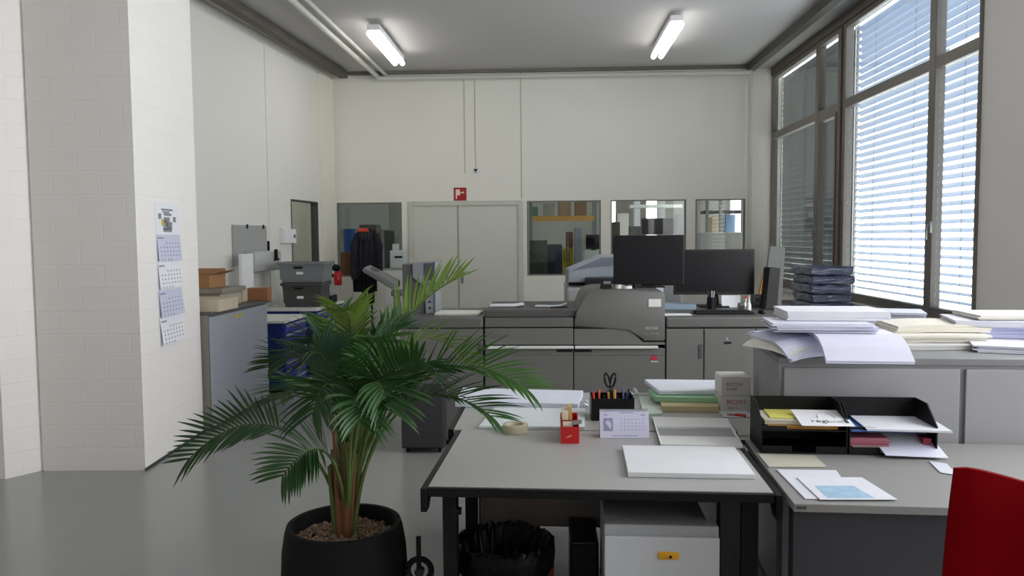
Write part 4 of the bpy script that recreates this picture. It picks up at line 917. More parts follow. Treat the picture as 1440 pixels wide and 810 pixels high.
# organiser
o0, o1 = put(832, 592), put(893, 592); oy = o0.y+.0; ox0 = o0.x; ox1 = ox0+.2
t = thing('pen_organiser', 'black desk organiser full of pens on the rear desk', 'organiser', ((ox0+ox1)/2, oy+.08, zd))
mb = MB(); w = .003; H = .105
oh = H
for a, b, c_, d in ((ox0, ox1, oy, oy+w), (ox0, ox1, oy+.15, oy+.15+w), (ox0, ox0+w, oy+w, oy+.15), (ox1-w, ox1, oy+w, oy+.15)): mb.box(a, b, c_, d, zd, zd+H)
mb.box(ox0, ox1, oy+w, oy+.15, zd, zd+.003)
build('outer_case', mb, BLACK, t)
build('divider', MB().box(ox0+.065, ox0+.068, oy+w, oy+.15, zd+.003, zd+H-.01).box(ox0+.13, ox0+.133, oy+w, oy+.15, zd+.003, zd+H-.01), BLACKM, t)
def stick(name, label, cat, x, y, dx, dy, L, r, m, z=None):
    z = zd+.006 if z is None else z
    return build(name, MB().tube([(x, y, z), (x+dx, y+dy, z+L)], r, 8), m, smooth=True, label=label, cat=cat, group='pens in the black organiser')
pens = [(.02, .03, -.01, .0, .125, .005, mat(224, 70, 40, .5), 'orange pen'), (.04, .06, .0, .01, .13, .005, mat(230, 110, 50, .5), 'light orange pen'), (.03, .1, .01, .01, .12, .005, BLACK, 'thin black pen at the left'), (.15, .04, .02, 0, .12, .006, mat(50, 60, 110, .5), 'dark blue pen'), (.17, .09, .015, .01, .125, .005, mat(40, 44, 60, .5), 'navy marker'), (.16, .12, .0, .01, .13, .005, mat(120, 124, 150, .5), 'grey-blue pen'), (.09, .03, -.01, 0, .125, .005, mat(200, 150, 80, .5), 'ochre pencil'), (.11, .03, 0, 0, .135, .007, mat(206, 160, 96, .5), 'thick tan glue stick')]
for x, y, dx, dy, L, r, m, lb in pens: stick('pen', lb+' standing in the black organiser', 'pen', ox0+x, oy+y, dx, dy, L, r, m)
for k in range(4): stick('marker', ('leftmost', 'second', 'third', 'rightmost')[k]+' of four black markers leaning out of the organiser', 'marker', ox0+.075+.014*k, oy+.05+.01*k, .03-.015*k, -.0, .125, .007, BLACK)
sc = thing('scissors', 'black handled scissors standing upright in the organiser', 'scissors', (ox0+.09, oy+.1, zd+.01))
for s in (-1, 1):
    c0 = Vector((ox0+.095+s*.0135, oy+.11, zd+.172))
    build('handle', MB().tube([c0+Vector((.0115*cos(k*PI/8)+.007*s*sin(k*PI/8), 0, .034*sin(k*PI/8))) for k in range(17)], .005, 8), BLACK, sc, True)
build('blades', MB().hexa([(ox0+.088, oy+.108, zd+.02), (ox0+.092, oy+.108, zd+.02), (ox0+.092, oy+.111, zd+.02), (ox0+.088, oy+.111, zd+.02), (ox0+.08, oy+.108, zd+.145), (ox0+.108, oy+.108, zd+.145), (ox0+.108, oy+.111, zd+.145), (ox0+.08, oy+.111, zd+.145)]), CHROME, sc)
for i, (u, v, lb) in enumerate(((827, 572, 'left of'), (890, 556, 'behind the right end of'))):
    c = put(u, v, zd); t = thing('binder_clips', 'small heap of silver clips %s the black organiser' % lb, 'clips', (c.x, c.y, zd))
    for k in range(5):
        a = random.uniform(0, 6); cc = c+Vector((random.uniform(-.03, .03), random.uniform(-.02, .04), 0))
        build('clip', MB().tube([cc+Vector((0, 0, .006)), cc+Vector((.02*cos(a), .02*sin(a), .012+.03*random.random())), cc+Vector((.03*cos(a), .03*sin(a)+.01, .006))], .005, 6), mat(206, 208, 212, .3, .4), t)
# desk calendar
c0, c1 = put(844, 616, zd), put(913, 616, zd); cxl, cxr, cyy = c0.x, c1.x, c0.y
zt = V(878, 576, y=cyy+.03).z
t = thing('desk_calendar', 'small white tent calendar with spiral on the near desk', 'calendar', ((cxl+cxr)/2, cyy+.03, zd))
build('front_leaf', MB().prism([(cxl, cyy, zd), (cxr, cyy, zd), (cxr, cyy+.03, zt), (cxl, cyy+.03, zt)], (0, .001, 0)), mat(214, 214, 238, .6), t)
build('rear_leaf', MB().prism([(cxl, cyy+.07, zd), (cxr, cyy+.07, zd), (cxr, cyy+.034, zt), (cxl, cyy+.034, zt)], (0, .001, 0)), WHITE, t)
mb = MB(); n = 26
for k in range(n):
    x = cxl+.006+(cxr-cxl-.012)*k/(n-1); mb.tube([(x, cyy+.032+.006*cos(j*PI/4), zt-.002+.006*sin(j*PI/4)) for j in range(9)], .001, 4)
build('spiral', mb, DKGREY, t)
up = Vector((0, .03, zt-zd)).normalized(); Hh = zt-zd
def cal(x, h): return Vector((cxl+x, cyy-.0012+.03*h/Hh, zd+h))
def quadon(mb, x0, x1, h0, h1):
    p = [cal(x0, h0), cal(x1, h0), cal(x1, h1), cal(x0, h1)]; mb.prism([tuple(a) for a in p], (0, .001, 0))
W = cxr-cxl
mb = MB(); quadon(mb, .016, .056, Hh*.25, Hh*.7); build('picture', mb, mat(150, 152, 186, .7, 0, .3, 60), t)
mb = MB(); mb.prism([tuple(cal(.022, Hh*.55)-Vector((0, .001, 0))), tuple(cal(.046, Hh*.3)-Vector((0, .001, 0))), tuple(cal(.05, Hh*.5)-Vector((0, .001, 0))), tuple(cal(.034, Hh*.64)-Vector((0, .001, 0)))], (0, .0008, 0)); build('picture_shape', mb, mat(206, 208, 226, .7), t)
mb = MB()
quadon(mb, .016, .034, Hh*.8, Hh*.83); quadon(mb, W-.035, W-.015, Hh*.8, Hh*.83); quadon(mb, W*.4, W*.7, Hh*.88, Hh*.9); quadon(mb, .05, W-.05, Hh*.08, Hh*.1)
for r in range(4):
    for c in range(7):
        x = W*.42+c*W*.075; quadon(mb, x, x+.005, Hh*(.28+.12*r), Hh*(.31+.12*r))
build('date_print', mb, mat(150, 150, 176, .7), t)
# stack of papers, open folder, boxes
build('paper_ream', slab_px([(883, 664), (1062, 667), (1033, 628), (875, 626)], zd, .018, .0015), mat(222, 224, 228, .7), label='thick white paper ream at the front of the near desk', cat='paper')
q = [put(*p, zd+.012) for p in ((929, 625), (1045, 627), (1023, 589), (917, 587))]
t = thing('open_box_lid', 'shallow white box lid with grey inside on the near desk', 'box lid', q[0].lerp(q[2], .5))
t.location.z = zd; _w[t.name].z = zd
LID = mat(220, 222, 220, .6)
build('lid_floor', MB().hexa([(p.x, p.y, zd) for p in q]+[(p.x, p.y, zd+.003) for p in q]), mat(150, 152, 154, .6), t)
mb = MB()
cq = (q[0]+q[1]+q[2]+q[3])/4
def ins(p, f=.05): return p.lerp(cq, f)
for i in range(4):
    a, b = q[i], q[(i+1) % 4]; ai, bi = ins(a, .04), ins(b, .04)
    if i == 2: ai, bi = a.lerp(cq, .0).lerp(q[1], .38), b.lerp(cq, .0).lerp(q[0], .38); ai = a.lerp(q[1], .36); bi = b.lerp(q[0], .36)
    if i == 0: ai, bi = a.lerp(q[3], .3), b.lerp(q[2], .3)
    mb.hexa([(a.x, a.y, zd+.0031), (b.x, b.y, zd+.0031), (bi.x, bi.y, zd+.0031), (ai.x, ai.y, zd+.0031), (a.x, a.y, zd+.014+.0005*i), (b.x, b.y, zd+.014+.0005*i), (bi.x, bi.y, zd+.012+.0005*i), (ai.x, ai.y, zd+.012+.0005*i)])
build('rim_flap', mb, LID, t)
# pile of board with green binder (rear desk)
def pile(label, name, quad, z, h, m, cat='paper', bev=.001): return build(name, slab_px(quad, z, h, bev), m, label=label, cat=cat)
pile('pale green sheets at the bottom, left of the binder pile', 'green_sheets', [(905, 582), (932, 581), (925, 556), (898, 557)], zd, .008, mat(200, 214, 200, .7))
pile('beige card block at the bottom of the binder pile', 'beige_block', [(930, 571), (1011, 572), (1008, 558), (928, 557)], zd, .028, mat(196, 184, 142, .7), 'card block')
pile('pale green ring binder under the white paper, rear desk', 'green_binder', [(921, 558), (1013, 560), (1012, 548), (912, 547)], zd+.0295, .024, mat(150, 196, 156, .6), 'binder')
pile('white paper block with rounded edge atop the green binder', 'white_block', [(926, 549), (1014, 549), (1010, 534), (906, 533)], zd+.055, .024, mat(222, 226, 236, .65), 'paper', .006)
# toner boxes
def rbox(name, label, u0, u1, v0, v1, y, d, lines):
    a, b = V(u0, v0, y=y), V(u1, v1, y=y); z0, z1 = b.z, a.z
    t = thing(name, label, 'box', ((a.x+b.x)/2, y+d/2, z0), 'printed toner cartons on the rear desk')
    build('carton', MB().box(a.x, b.x, y, y+d, z0, z1, .002), mat(214, 212, 208, .6), t)
    for s, fx, fz, size, m in lines:
        text('printed_text', s, (a.x+(b.x-a.x)*fx, y-.0008, z0+(z1-z0)*fz), (1, 0, 0), (0, 0, 1), size, m, t)
    return t
yr = put(1020, 578, zd+.05).y; yr = 3.86
zA = V(1020, 579, y=yr).z
red = mat(190, 50, 80, .6); gr = mat(120, 116, 116, .6)
rbox('toner_box', 'upper small white printed box with faint lettering', 1015, 1056, 530, 556, yr, .16, [('RICOH', .15, .5, .026, mat(150, 110, 115, .6)), ('TONER', .15, .28, .017, gr)])
rbox('toner_box', 'lower white printed box with red lettering', 1013, 1056, 556.5, 579.5, yr, .17, [('RICOH', .2, .5, .03, red), ('Type C', .22, .2, .018, gr)])
zs = V(1035, 580, y=yr).z-.001
bx0, bx1 = V(1012, 590, y=yr-.03).x, V(1052, 590, y=yr-.03).x
build('white_carton', MB().box(bx0, bx1, yr-.12, yr+.17, zd, zs, .003), mat(212, 220, 220, .6), label='low white carton carrying the two printed boxes', cat='box')
p = V(1036, 590, y=yr-.14)
t = thing('red_marker', 'red marker lying by the printed boxes', 'marker', (p.x, p.y, zs))
build('barrel', MB().tube([(p.x-.0, yr-.1, zs+.01), (p.x+.05, yr-.115, zs+.01)], .009, 10), mat(200, 36, 40, .4), t, True); build('cap', MB().tube([(p.x-.035, yr-.09, zs+.01), (p.x-.001, yr-.0997, zs+.01)], .007, 10), mat(150, 120, 120, .4), t, True)

# letter trays on the right desk
def tray(label, s, n, w, d, H, group='black letter trays on the right desk'):
    t = thing('letter_tray', label, 'letter tray', D3(s+w/2, n+d/2, zd), group)
    th = .005
    def bb(mb, a, b, c, e, z0, z1): return mb.obox(D3(s+a, n+c), e3, b-a, e-c, z0, z1)
    build('lower_tray', bb(bb(MB(), 0, w, 0, d, zd, zd+.005), .0, w*.36, -.0, .004, zd+.005, zd+.03).obox(D3(s+w*.64, n), e3, w*.36, .004, zd+.005, zd+.03), BLACK, t)
    build('rear_wall', bb(MB(), 0, w, d-th, d, zd+.0055, zd+H), BLACK, t)
    for a in (0, w-th):
        pf = [(0, zd+.0055), (d-th-.0005, zd+.0055), (d-th-.0005, zd+H), (d*.45, zd+H), (.0, zd+H*.62)]
        build('side_wall', MB().prism([tuple(D3(s+a, n+p, z)) for p, z in pf], e3*th), BLACK, t)
    build('upper_tray', bb(bb(MB(), th+.0005, w-th-.0005, .0, d-th-.001, zd+H*.48, zd+H*.48+.004), th+.001, w*.3, .0, .004, zd+H*.48+.004, zd+H*.48+.02), BLACK, t)
    return t
q1 = put(1070, 637, zd); ts = (q1-A3).dot(e3); tn = (q1-A3).dot(n3)
td = .215; TH_ = V(1060, 556, y=D3(ts, tn+td).y).z-zd
TW = (put(1190, 638, zd)-A3).dot(e3)-ts; TW = min(TW, .37)
tray('left black two-tier letter tray with the notebook and logo sheet', ts, tn, TW, td, TH_)
tray('right black two-tier letter tray with blue edged sheets', ts+TW+.006, tn, TW, td, TH_)
zu = zd+TH_*.48+.0045
def in_tray(name, label, s, n, w, d, z, h, m, cat='paper', rot=0, jit=.002, layers=3, droop=0, curl=0):
    c = D3(s+w/2, n+d/2); a = math.degrees(math.atan2(e3.y, e3.x))+rot
    return build(name, sheaf((c.x, c.y), w, d, a, z, h, layers, jit, droop, 0, curl), m, label=label, cat=cat)
s1 = ts; 
in_tray('magazine', 'orange edged magazine at the bottom of the left upper tray', s1+.03, tn+.02, .27, .2, zu, .012, mat(200, 146, 60, .6), 'magazine')
in_tray('spiral_notebook', 'spiral notebook with yellow tabs in the left upper tray', s1+.02, tn+.03, .22, .19, zu+.013, .02, mat(206, 202, 180, .6), 'notebook', layers=5)
in_tray('yellow_folder', 'thin yellow-green folder on the notebook', s1+.05, tn+.05, .2, .19, zu+.034, .003, mat(222, 220, 110, .6), 'folder', rot=-2, layers=1)
# logo sheet tilted towards the camera
ls, ln_, lw, ld = s1+.145, tn-.045, .2, .18
pA = D3(ls, ln_, zu+.028); 
tilt = Vector((n3.x*.98, n3.y*.98, .13)).normalized()
t = thing('logo_sheet', 'white sheet with grey round logo drooping from left tray', 'paper', D3(ls+lw/2, ln_+ld/2, zu+.03))
pr = [pA, pA+e3*lw, pA+e3*lw+tilt*ld, pA+tilt*ld]; nv = e3.cross(tilt).normalized()
build('sheet', MB().prism([tuple(p) for p in pr], nv*.0015), mat(232, 232, 236, .6), t)
og = pA+nv*.0021
text('logo_text', 'regi', og+e3*.045+tilt*.035, e3, tilt, .046, mat(60, 66, 66, .6), t, .0003)
text('logo_text', 'onall', og+e3*.108+tilt*.035, e3, tilt, .036, mat(150, 158, 156, .6), t, .0003)
build('logo_block', MB().prism([tuple(og+e3*a+tilt*b) for a, b in ((.174, .03), (.188, .03), (.188, .07), (.174, .07))], nv*.0005), mat(40, 74, 70, .6), t)
build('logo_ring', MB().tube([og+e3*(.118+.034*cos(k*PI/14))+tilt*(.085+.055*sin(k*PI/14))+nv*.0003 for k in range(15)], .0016, 6), mat(190, 198, 202, .6), t)
s2 = ts+TW+.012
in_tray('blue_brochure', 'blue edged brochure in the right upper tray', s2+.0, tn-.01, .24, .24, zu+.0, .006, mat(66, 110, 178, .6), 'brochure', layers=2)
in_tray('white_sheets', 'white sheets sticking out of the right upper tray', s2+.06, tn-.03, .31, .25, zu+.007, .008, mat(214, 216, 222, .6), 'paper', rot=-3, layers=2, curl=0)
in_tray('pink_papers', 'pink paper bundle in the right lower tray', s2+.0, tn+.01, .15, .2, zd+.036, .03, mat(186, 110, 130, .6), 'paper', layers=7, jit=.006)
in_tray('brown_papers', 'brown-grey paper bundle beneath the pink papers', s2+.01, tn+.005, .14, .2, zd+.0055, .03, mat(150, 132, 120, .6), 'paper', layers=6, jit=.005)
pA = D3(s2+.115, tn-.05, zd+.012); tl = Vector((n3.x, n3.y, .36)).normalized()
build('tilted_sheet', MB().prism([tuple(p) for p in (pA, pA+e3*.23-Vector((0, 0, .006)), pA+e3*.21+tl*.17, pA+tl*.17-e3*.02)], e3.cross(tl)*.003), mat(214, 216, 234, .6), label='white sheet sloping out of the right lower tray', cat='paper')
in_tray('red_booklet', 'dark red booklet edge at the right of the lower tray', s2+TW-.05, tn+.02, .03, .2, zd+.0055, .06, mat(150, 40, 70, .6), 'booklet', layers=5, jit=.001)
# flat things on the right desk
pile('grey-beige envelope on the right desk before the left tray', 'envelope', [(1081, 656), (1162, 656), (1146, 640), (1066, 638)], zd, .004, mat(186, 182, 168, .7), 'envelope')
pile('white sheets with faint print under the picture leaflet', 'white_sheets', [(1132, 701), (1205, 702), (1176, 661), (1092, 660)], zd, .003, mat(212, 214, 224, .65))
o = pile('white leaflet with a blue photo on the right desk', 'picture_leaflet', [(1153, 702), (1262, 702), (1212, 671), (1120, 671)], zd+.0035, .003, mat(216, 218, 226, .6), 'leaflet')
build('photo_print', slab_px([(1164, 700), (1230, 700), (1200, 683), (1146, 683)], zd+.0067, .0004), mat(158, 190, 214, .5, 0, .35, 25), o)
pile('white sheet edge by the red chair on the right desk', 'white_sheets', [(1322, 664), (1346, 668), (1332, 652), (1306, 648)], zd, .003, mat(206, 208, 220, .65))

# ------------------------------------------------------------------ paper piles on the sideboard
def sp_(label, u, v, dz, w, d, rot, h, m=PAPER, layers=5, jit=.008, droop=0, side=0, name='paper_pile'):
    c = V(u, v, z=SZT+dz) if v else Vector(u); return build(name, sheaf((c.x, c.y), w, d, rot, SZT+dz, h, layers, jit, droop, side), m, label=label, cat='paper', group='paper piles on the sideboard')
LP = PAPERB
sp_('bottom sheaf of the left pile, fanned out to the left', 1135, 484, .002, .42, .34, 12, .05, PAPERB, 9, .012)
sp_('grey envelope poking out at the left of the sideboard', (1.045, 3.50, 0), None, .053, .2, .28, 30, .006, PAPERW, 2, .004, .02, .03, 'envelope')
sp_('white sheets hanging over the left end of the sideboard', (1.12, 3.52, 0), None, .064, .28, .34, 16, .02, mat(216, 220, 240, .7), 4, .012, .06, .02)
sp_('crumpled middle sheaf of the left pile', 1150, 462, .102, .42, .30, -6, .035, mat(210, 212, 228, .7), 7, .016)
sp_('large white sheets hanging over the sideboard front edge', (1.315, 3.38, 0), None, .087, .34, .40, -5, .012, mat(214, 214, 232, .7), 3, .003, .085)
sp_('neat white ream topmost of the left pile', 1166, 446, .139, .44, .30, -4, .04, mat(226, 226, 232, .7), 5, .006)
sp_('loose white sheets lying behind the left pile', 1245, 455, .002, .4, .28, -20, .08, mat(200, 204, 216, .7), 6, .012)
sp_('flat grey sheets under the beige bundles', 1300, 486, .002, .38, .3, 2, .02, mat(188, 188, 186, .7), 4, .008)
sp_('cream paper bundle, lower one in the middle pile', 1304, 476, .024, .42, .3, -2, .035, mat(216, 212, 200, .75), 3, .012, 0, .006)
sp_('cream paper bundle, upper one in the middle pile', 1310, 462, .062, .42, .3, -4, .035, mat(220, 216, 204, .75), 3, .014, 0, .01)
sp_('bottom white sheets of the right pile hanging forward', 1425, 490, .002, .34, .36, -22, .03, mat(212, 214, 224, .7), 4, .01, .0)
sp_('lavender sheaf of the right pile', 1420, 470, .034, .42, .32, -10, .05, mat(196, 198, 228, .7), 6, .014)
sp_('white sheaf near the top of the right pile', 1415, 456, .086, .5, .32, -14, .03, mat(214, 214, 224, .7), 4, .012)
sp_('topmost warm white sheaf of the right pile', 1424, 446, .118, .42, .3, -6, .022, mat(220, 216, 208, .7), 3, .01)

# ------------------------------------------------------------------ red chair
ye = 1.85
cl = V(1326, 650, y=ye); zc_ = cl.z
t = thing('red_office_chair', 'red fabric office chair in the bottom right corner', 'chair', (cl.x+.24, 1.6, 0))
REDC = mat(122, 0, 8, .95, 0, .08, 30, .25, 300, .08)
mb = MB(); NU, NV = 14, 12; e5 = Vector((cos(-.22), sin(-.22), 0)); n5 = Vector((-e5.y, e5.x, 0)); W5 = .47; grids = []
for side in (0, 1):
    g = []
    for i in range(NU+1):
        row = []
        for j in range(NV+1):
            s, tt = i/NU*2-1, j/NV
            wz = W5/2*(1-.10*tt)*(1 if True else 0)
            z = .50+(zc_-.50)*tt
            top = (-.035*max(0, s)**3-.012*max(0, -s)**8-.12*(s+1)/2)*tt**3
            bow = .05*(1-s*s)+.03*sin(tt*3)
            q = Vector((cl.x, ye, 0))+e5*(W5/2+s*wz)+n5*(bow-side*.05*(1-abs(s)**6*.7)*(1-tt**10*.6))
            row.append(mb.b.verts.new((q.x, q.y, z+top)))
        g.append(row)
    grids.append(g)
for g in grids:
    for i in range(NU):
        for j in range(NV): mb.b.faces.new([g[i][j], g[i+1][j], g[i+1][j+1], g[i][j+1]])
rim = [(i, 0) for i in range(NU)]+[(NU, j) for j in range(NV)]+[(i, NV) for i in range(NU, 0, -1)]+[(0, j) for j in range(NV, 0, -1)]
for q in range(len(rim)):
    a, b = rim[q], rim[(q+1) % len(rim)]; mb.b.faces.new([grids[0][a[0]][a[1]], grids[0][b[0]][b[1]], grids[1][b[0]][b[1]], grids[1][a[0]][a[1]]])
build('backrest', mb, REDC, t, True)
cc = Vector((cl.x, ye, 0))+e5*.24-n5*.3
build('seat', MB().box(cc.x-.24, cc.x+.24, cc.y-.24, cc.y+.24, .43, .52, .03), REDC, t, True)
build('back_strut', MB().tube([(cc.x, cc.y+.1, .41), (cc.x+.03, cc.y+.27, .42), (cc.x+.06, cc.y+.31, .6)], .02, 8), BLACK, t, True)
build('gas_column', MB().tube([(cc.x, cc.y, .08), (cc.x, cc.y, .43)], .03, 12), BLACK, t, True)
for k in range(5):
    a = k*2*PI/5+.3; p = Vector((cc.x+.3*cos(a), cc.y+.3*sin(a), 0))
    bl = build('base_arm', MB().tube([(cc.x, cc.y, .12), (p.x, p.y, .075)], [.03, .02], 8), BLACK, t, True)
    build('caster', MB().tube([(p.x-.02*sin(a), p.y+.02*cos(a), .03), (p.x+.02*sin(a), p.y-.02*cos(a), .03)], .03, 12), BLACK, bl, True)

# ------------------------------------------------------------------ potted palm
PZ = .50
pc = V(484, 733, z=PZ); PX, PYY = pc.x, pc.y
rim_r = (V(566, 733, z=PZ)-V(402, 733, z=PZ)).length/2
t = thing('potted_palm', 'tall green palm in a round black planter left of the desks', 'potted plant', (PX, PYY, 0))
r = rim_r
build('planter', MB().lathe((PX, PYY), [(0, 0), (r*.72, 0), (r*.86, .06), (r*1.0, .18), (r*1.06, .30), (r*1.04, .40), (r*.99, .47), (r*.955, .497), (r*.92, .50), (r*.87, .497), (r*.85, .47), (r*.85, .42), (0, .42)], 64), mat(24, 23, 25, .75, 0, .1, 30, .1, 120, .2), t, True)
random.seed(11)
mb = MB()
GR = mat(150, 124, 104, .85, 0, .55, 45, .3, 60)
for k in range(1100):
    rr = r*.84*math.sqrt(random.random()); a = random.uniform(0, 2*PI); s = random.uniform(.005, .011)
    c = Vector((PX+rr*cos(a), PYY+rr*sin(a), .445+random.uniform(-.004, .012)-.02*(rr/r)**2))
    rot = Matrix.Rotation(random.uniform(0, 6), 3, Vector((random.random(), random.random(), random.random()+.1)).normalized())
    pts = [rot @ Vector((x*s*1.3, y*s, z*s*.8)) + c for x, y, z in ((1, 0, 0), (0, 1, 0), (-1, 0, 0), (0, -1, 0), (0, 0, 1), (0, 0, -1))]
    vs = [mb.b.verts.new(p) for p in pts]
    for i in range(4): mb.b.faces.new([vs[i], vs[(i+1) % 4], vs[4]]); mb.b.faces.new([vs[(i+1) % 4], vs[i], vs[5]])
build('gravel', mb, GR, t, kind='stuff')
build('soil', MB().lathe((PX, PYY), [(0, .40), (r*.83, .40), (r*.84, .43), (0, .44)], 40), mat(60, 48, 40, .9, 0, .3, 40), t)
STEM = mat(122, 78, 50, .7, 0, .3, 30); STEMG = mat(84, 104, 50, .55, 0, .2, 20)
base = Vector((PX+.01, PYY, .44))
def bez(P, t_):
    n = len(P)-1; s = Vector((0, 0, 0))
    for i, p in enumerate(P): s += p*(math.comb(n, i)*t_**i*(1-t_)**(n-i))
    return s
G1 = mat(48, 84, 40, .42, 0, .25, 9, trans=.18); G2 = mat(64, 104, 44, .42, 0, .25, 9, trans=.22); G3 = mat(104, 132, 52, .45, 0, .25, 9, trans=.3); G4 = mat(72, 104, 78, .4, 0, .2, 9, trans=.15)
def frond(pts, m, L=.3, n=26, spread=1.0, start=.42, droopy=.25, bx=0, hang=0, lw=.0075, roll=None):
    """pts: crown, mid and tip as (u, v, depth); leaflets leave both sides of the stalk"""
    P = [base+Vector((bx, random.uniform(-.03, .03), 0))]+[V(u, v, y=PYY+dy) for u, v, dy in pts]
    K = 24
    C_ = [bez(P, k/K) for k in range(K+1)]
    f = build('frond', MB().tube(C_, [.0075*(1-k/K)+.0016 for k in range(K+1)], 6), STEMG, t, True)
    mb = MB(); roll = math.radians(random.uniform(-30, 30) if roll is None else roll)
    for i in range(n):
        tt = start+(1-start)*i/(n-1)
        p = bez(P, tt); tg = (bez(P, min(1, tt+.02))-bez(P, max(0, tt-.02))).normalized()
        sd = tg.cross(Vector((0, 0, 1)))
        if sd.length < .1: sd = Vector((1, 0, 0))
        sd.normalize(); up = sd.cross(tg).normalized()
        sd, up = sd*cos(roll)+up*sin(roll), up*cos(roll)-sd*sin(roll)
        q = (tt-start)/(1-start)
        ll = L*(.55+.9*q-.95*q*q)*random.uniform(.85, 1.1)
        for s in (-1, 1):
            fw = .55+.5*q
            d = (sd*s*spread+tg*fw+up*random.uniform(.15, .45)).normalized()
            m_ = 5; pv = []; cur = p.copy(); dr = d.copy()
            for k in range(m_+1):
                w = lw*sin(PI*(.12+.86*k/m_))**.8 if k < m_ else .0006
                wd = dr.cross(up); wd = wd.normalized() if wd.length > .01 else sd
                pv.append((cur-wd*w+up*w*.35, cur.copy(), cur+wd*w+up*w*.35))
                dr = (dr+Vector((0, 0, -1))*(droopy*(.1+k/m_)*.34+hang*.2)).normalized()
                cur = cur+dr*ll/m_
            vs = [[mb.b.verts.new(x) for x in row] for row in pv]
            for k in range(m_):
                for j in (0, 1): mb.b.faces.new([vs[k][j], vs[k][j+1], vs[k+1][j+1], vs[k+1][j]])
    build('leaflets', mb, m, f)
FR = [
 # left low arch
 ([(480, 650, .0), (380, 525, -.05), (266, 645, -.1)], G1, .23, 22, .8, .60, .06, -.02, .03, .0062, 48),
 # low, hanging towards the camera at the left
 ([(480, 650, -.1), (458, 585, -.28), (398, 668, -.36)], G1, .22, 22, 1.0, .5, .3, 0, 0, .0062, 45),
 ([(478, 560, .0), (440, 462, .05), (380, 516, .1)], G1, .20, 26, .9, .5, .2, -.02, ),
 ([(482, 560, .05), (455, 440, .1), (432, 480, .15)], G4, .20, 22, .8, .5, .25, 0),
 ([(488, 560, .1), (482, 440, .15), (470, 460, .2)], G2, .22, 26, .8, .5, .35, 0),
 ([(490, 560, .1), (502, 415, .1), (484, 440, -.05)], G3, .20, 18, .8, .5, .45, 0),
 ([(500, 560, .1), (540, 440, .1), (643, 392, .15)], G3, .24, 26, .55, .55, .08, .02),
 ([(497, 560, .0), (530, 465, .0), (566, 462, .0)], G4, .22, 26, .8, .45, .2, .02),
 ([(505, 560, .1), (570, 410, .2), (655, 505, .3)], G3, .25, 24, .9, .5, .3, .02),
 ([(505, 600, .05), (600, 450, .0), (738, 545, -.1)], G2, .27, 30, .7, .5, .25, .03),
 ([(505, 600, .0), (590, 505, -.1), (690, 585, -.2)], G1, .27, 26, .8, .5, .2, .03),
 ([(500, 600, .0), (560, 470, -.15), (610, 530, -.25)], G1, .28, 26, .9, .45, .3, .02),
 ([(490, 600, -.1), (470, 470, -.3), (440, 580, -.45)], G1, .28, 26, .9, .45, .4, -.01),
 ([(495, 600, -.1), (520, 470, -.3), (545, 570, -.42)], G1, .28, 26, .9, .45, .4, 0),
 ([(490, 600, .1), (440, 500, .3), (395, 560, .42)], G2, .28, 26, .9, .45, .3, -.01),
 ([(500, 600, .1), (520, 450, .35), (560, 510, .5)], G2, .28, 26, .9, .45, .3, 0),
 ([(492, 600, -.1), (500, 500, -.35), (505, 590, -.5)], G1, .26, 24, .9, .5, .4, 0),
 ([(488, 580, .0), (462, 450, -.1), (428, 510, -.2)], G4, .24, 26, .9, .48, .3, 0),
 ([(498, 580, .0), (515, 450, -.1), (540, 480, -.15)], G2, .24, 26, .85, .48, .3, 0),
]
for a in FR: frond(*a)
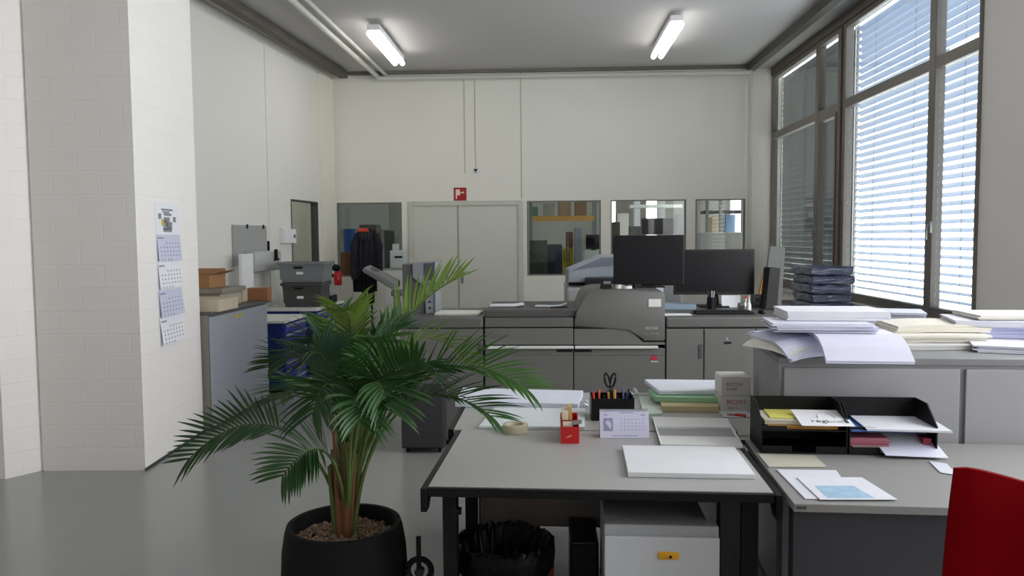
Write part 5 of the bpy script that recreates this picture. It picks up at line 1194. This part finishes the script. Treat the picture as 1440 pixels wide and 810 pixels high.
# sheathed stems at the base
for k in range(13):
    a = k*2.4; rr = .008+.024*math.sqrt(k/13); b0 = Vector((PX+.0+rr*cos(a), PYY+rr*sin(a), .43)); top = b0+Vector((.035*cos(a)+.01, .035*sin(a), .30+.05*(k % 4)))
    build('stem', MB().tube([b0, b0.lerp(top, .25)+Vector((0, 0, 0)), b0.lerp(top, .6), top], [.015, .0135, .010, .006], 8), STEM if k % 3 else STEMG, t, True)
for k in range(14):
    a = k*.7; p0 = base+Vector((.02*cos(a), .02*sin(a), .15)); p1 = V(448+k*9.5, 560-8*(k % 3), y=PYY+.1*cos(a*3))
    build('stalk', MB().tube([p0, p0.lerp(p1, .5)+Vector((.01*cos(a), 0, .02)), p1], [.007, .006, .004], 6), STEMG, t, True)

# dark round tool between planter and desk
c = V(590, 800, y=2.9)
t = thing('black_floor_stand', 'black round plastic stand with upright handle beside the planter', 'stand', (c.x, 2.9, 0))
build('foot', MB().lathe((c.x, 2.9), [(0, 0), (.09, 0), (.09, .015), (.02, .03), (.018, max(.05, c.z-.07)), (0, max(.05, c.z-.07))], 24), BLACK, t, True)
build('ring', MB().tube([(c.x+.045*cos(k*PI/10), 2.9, c.z-.005+.045*sin(k*PI/10)) for k in range(21)], .012, 8), BLACKM, t, True)
build('handle', MB().box(c.x-.01, c.x+.008, 2.885, 2.9, c.z+.0, V(587, 753, y=2.9).z, .003), BLACKM, t)
build('hub', MB().tube([(c.x, 2.885, c.z-.01), (c.x, 2.915, c.z-.01)], .018, 12), mat(40, 40, 44, .4), t)

# ------------------------------------------------------------------ light
w = bpy.data.worlds.new('world'); bpy.context.scene.world = w; w.use_nodes = True
bg = w.node_tree.nodes['Background']; bg.inputs[0].default_value = (.95, .975, 1.0, 1); bg.inputs[1].default_value = 5.6
def portal(x, y, z, sy, sz):
    l = bpy.data.lights.new('daylight_portal', 'AREA'); l.shape = 'RECTANGLE'; l.size = sz; l.size_y = sy
    l.cycles.is_portal = True
    o = bpy.data.objects.new('daylight_portal', l); C.objects.link(o); o.location = (x, y, z); o.rotation_euler = (0, PI/2, 0)
for y0, y1 in (W1y, W2y, (-2.3, -.9), (1.0, 5.4), (12.7, 14.7)): portal(RX+.32, (y0+y1)/2, 2.4, y1-y0, 3.2)
sc_ = bpy.context.scene
sc_.view_settings.view_transform = 'Standard'; sc_.view_settings.look = 'None'; sc_.view_settings.gamma = 1; sc_.view_settings.use_curve_mapping = False
sc_.view_settings.exposure = .14
sc_.cycles.max_bounces = 10; sc_.cycles.diffuse_bounces = 6; sc_.cycles.transparent_max_bounces = 16
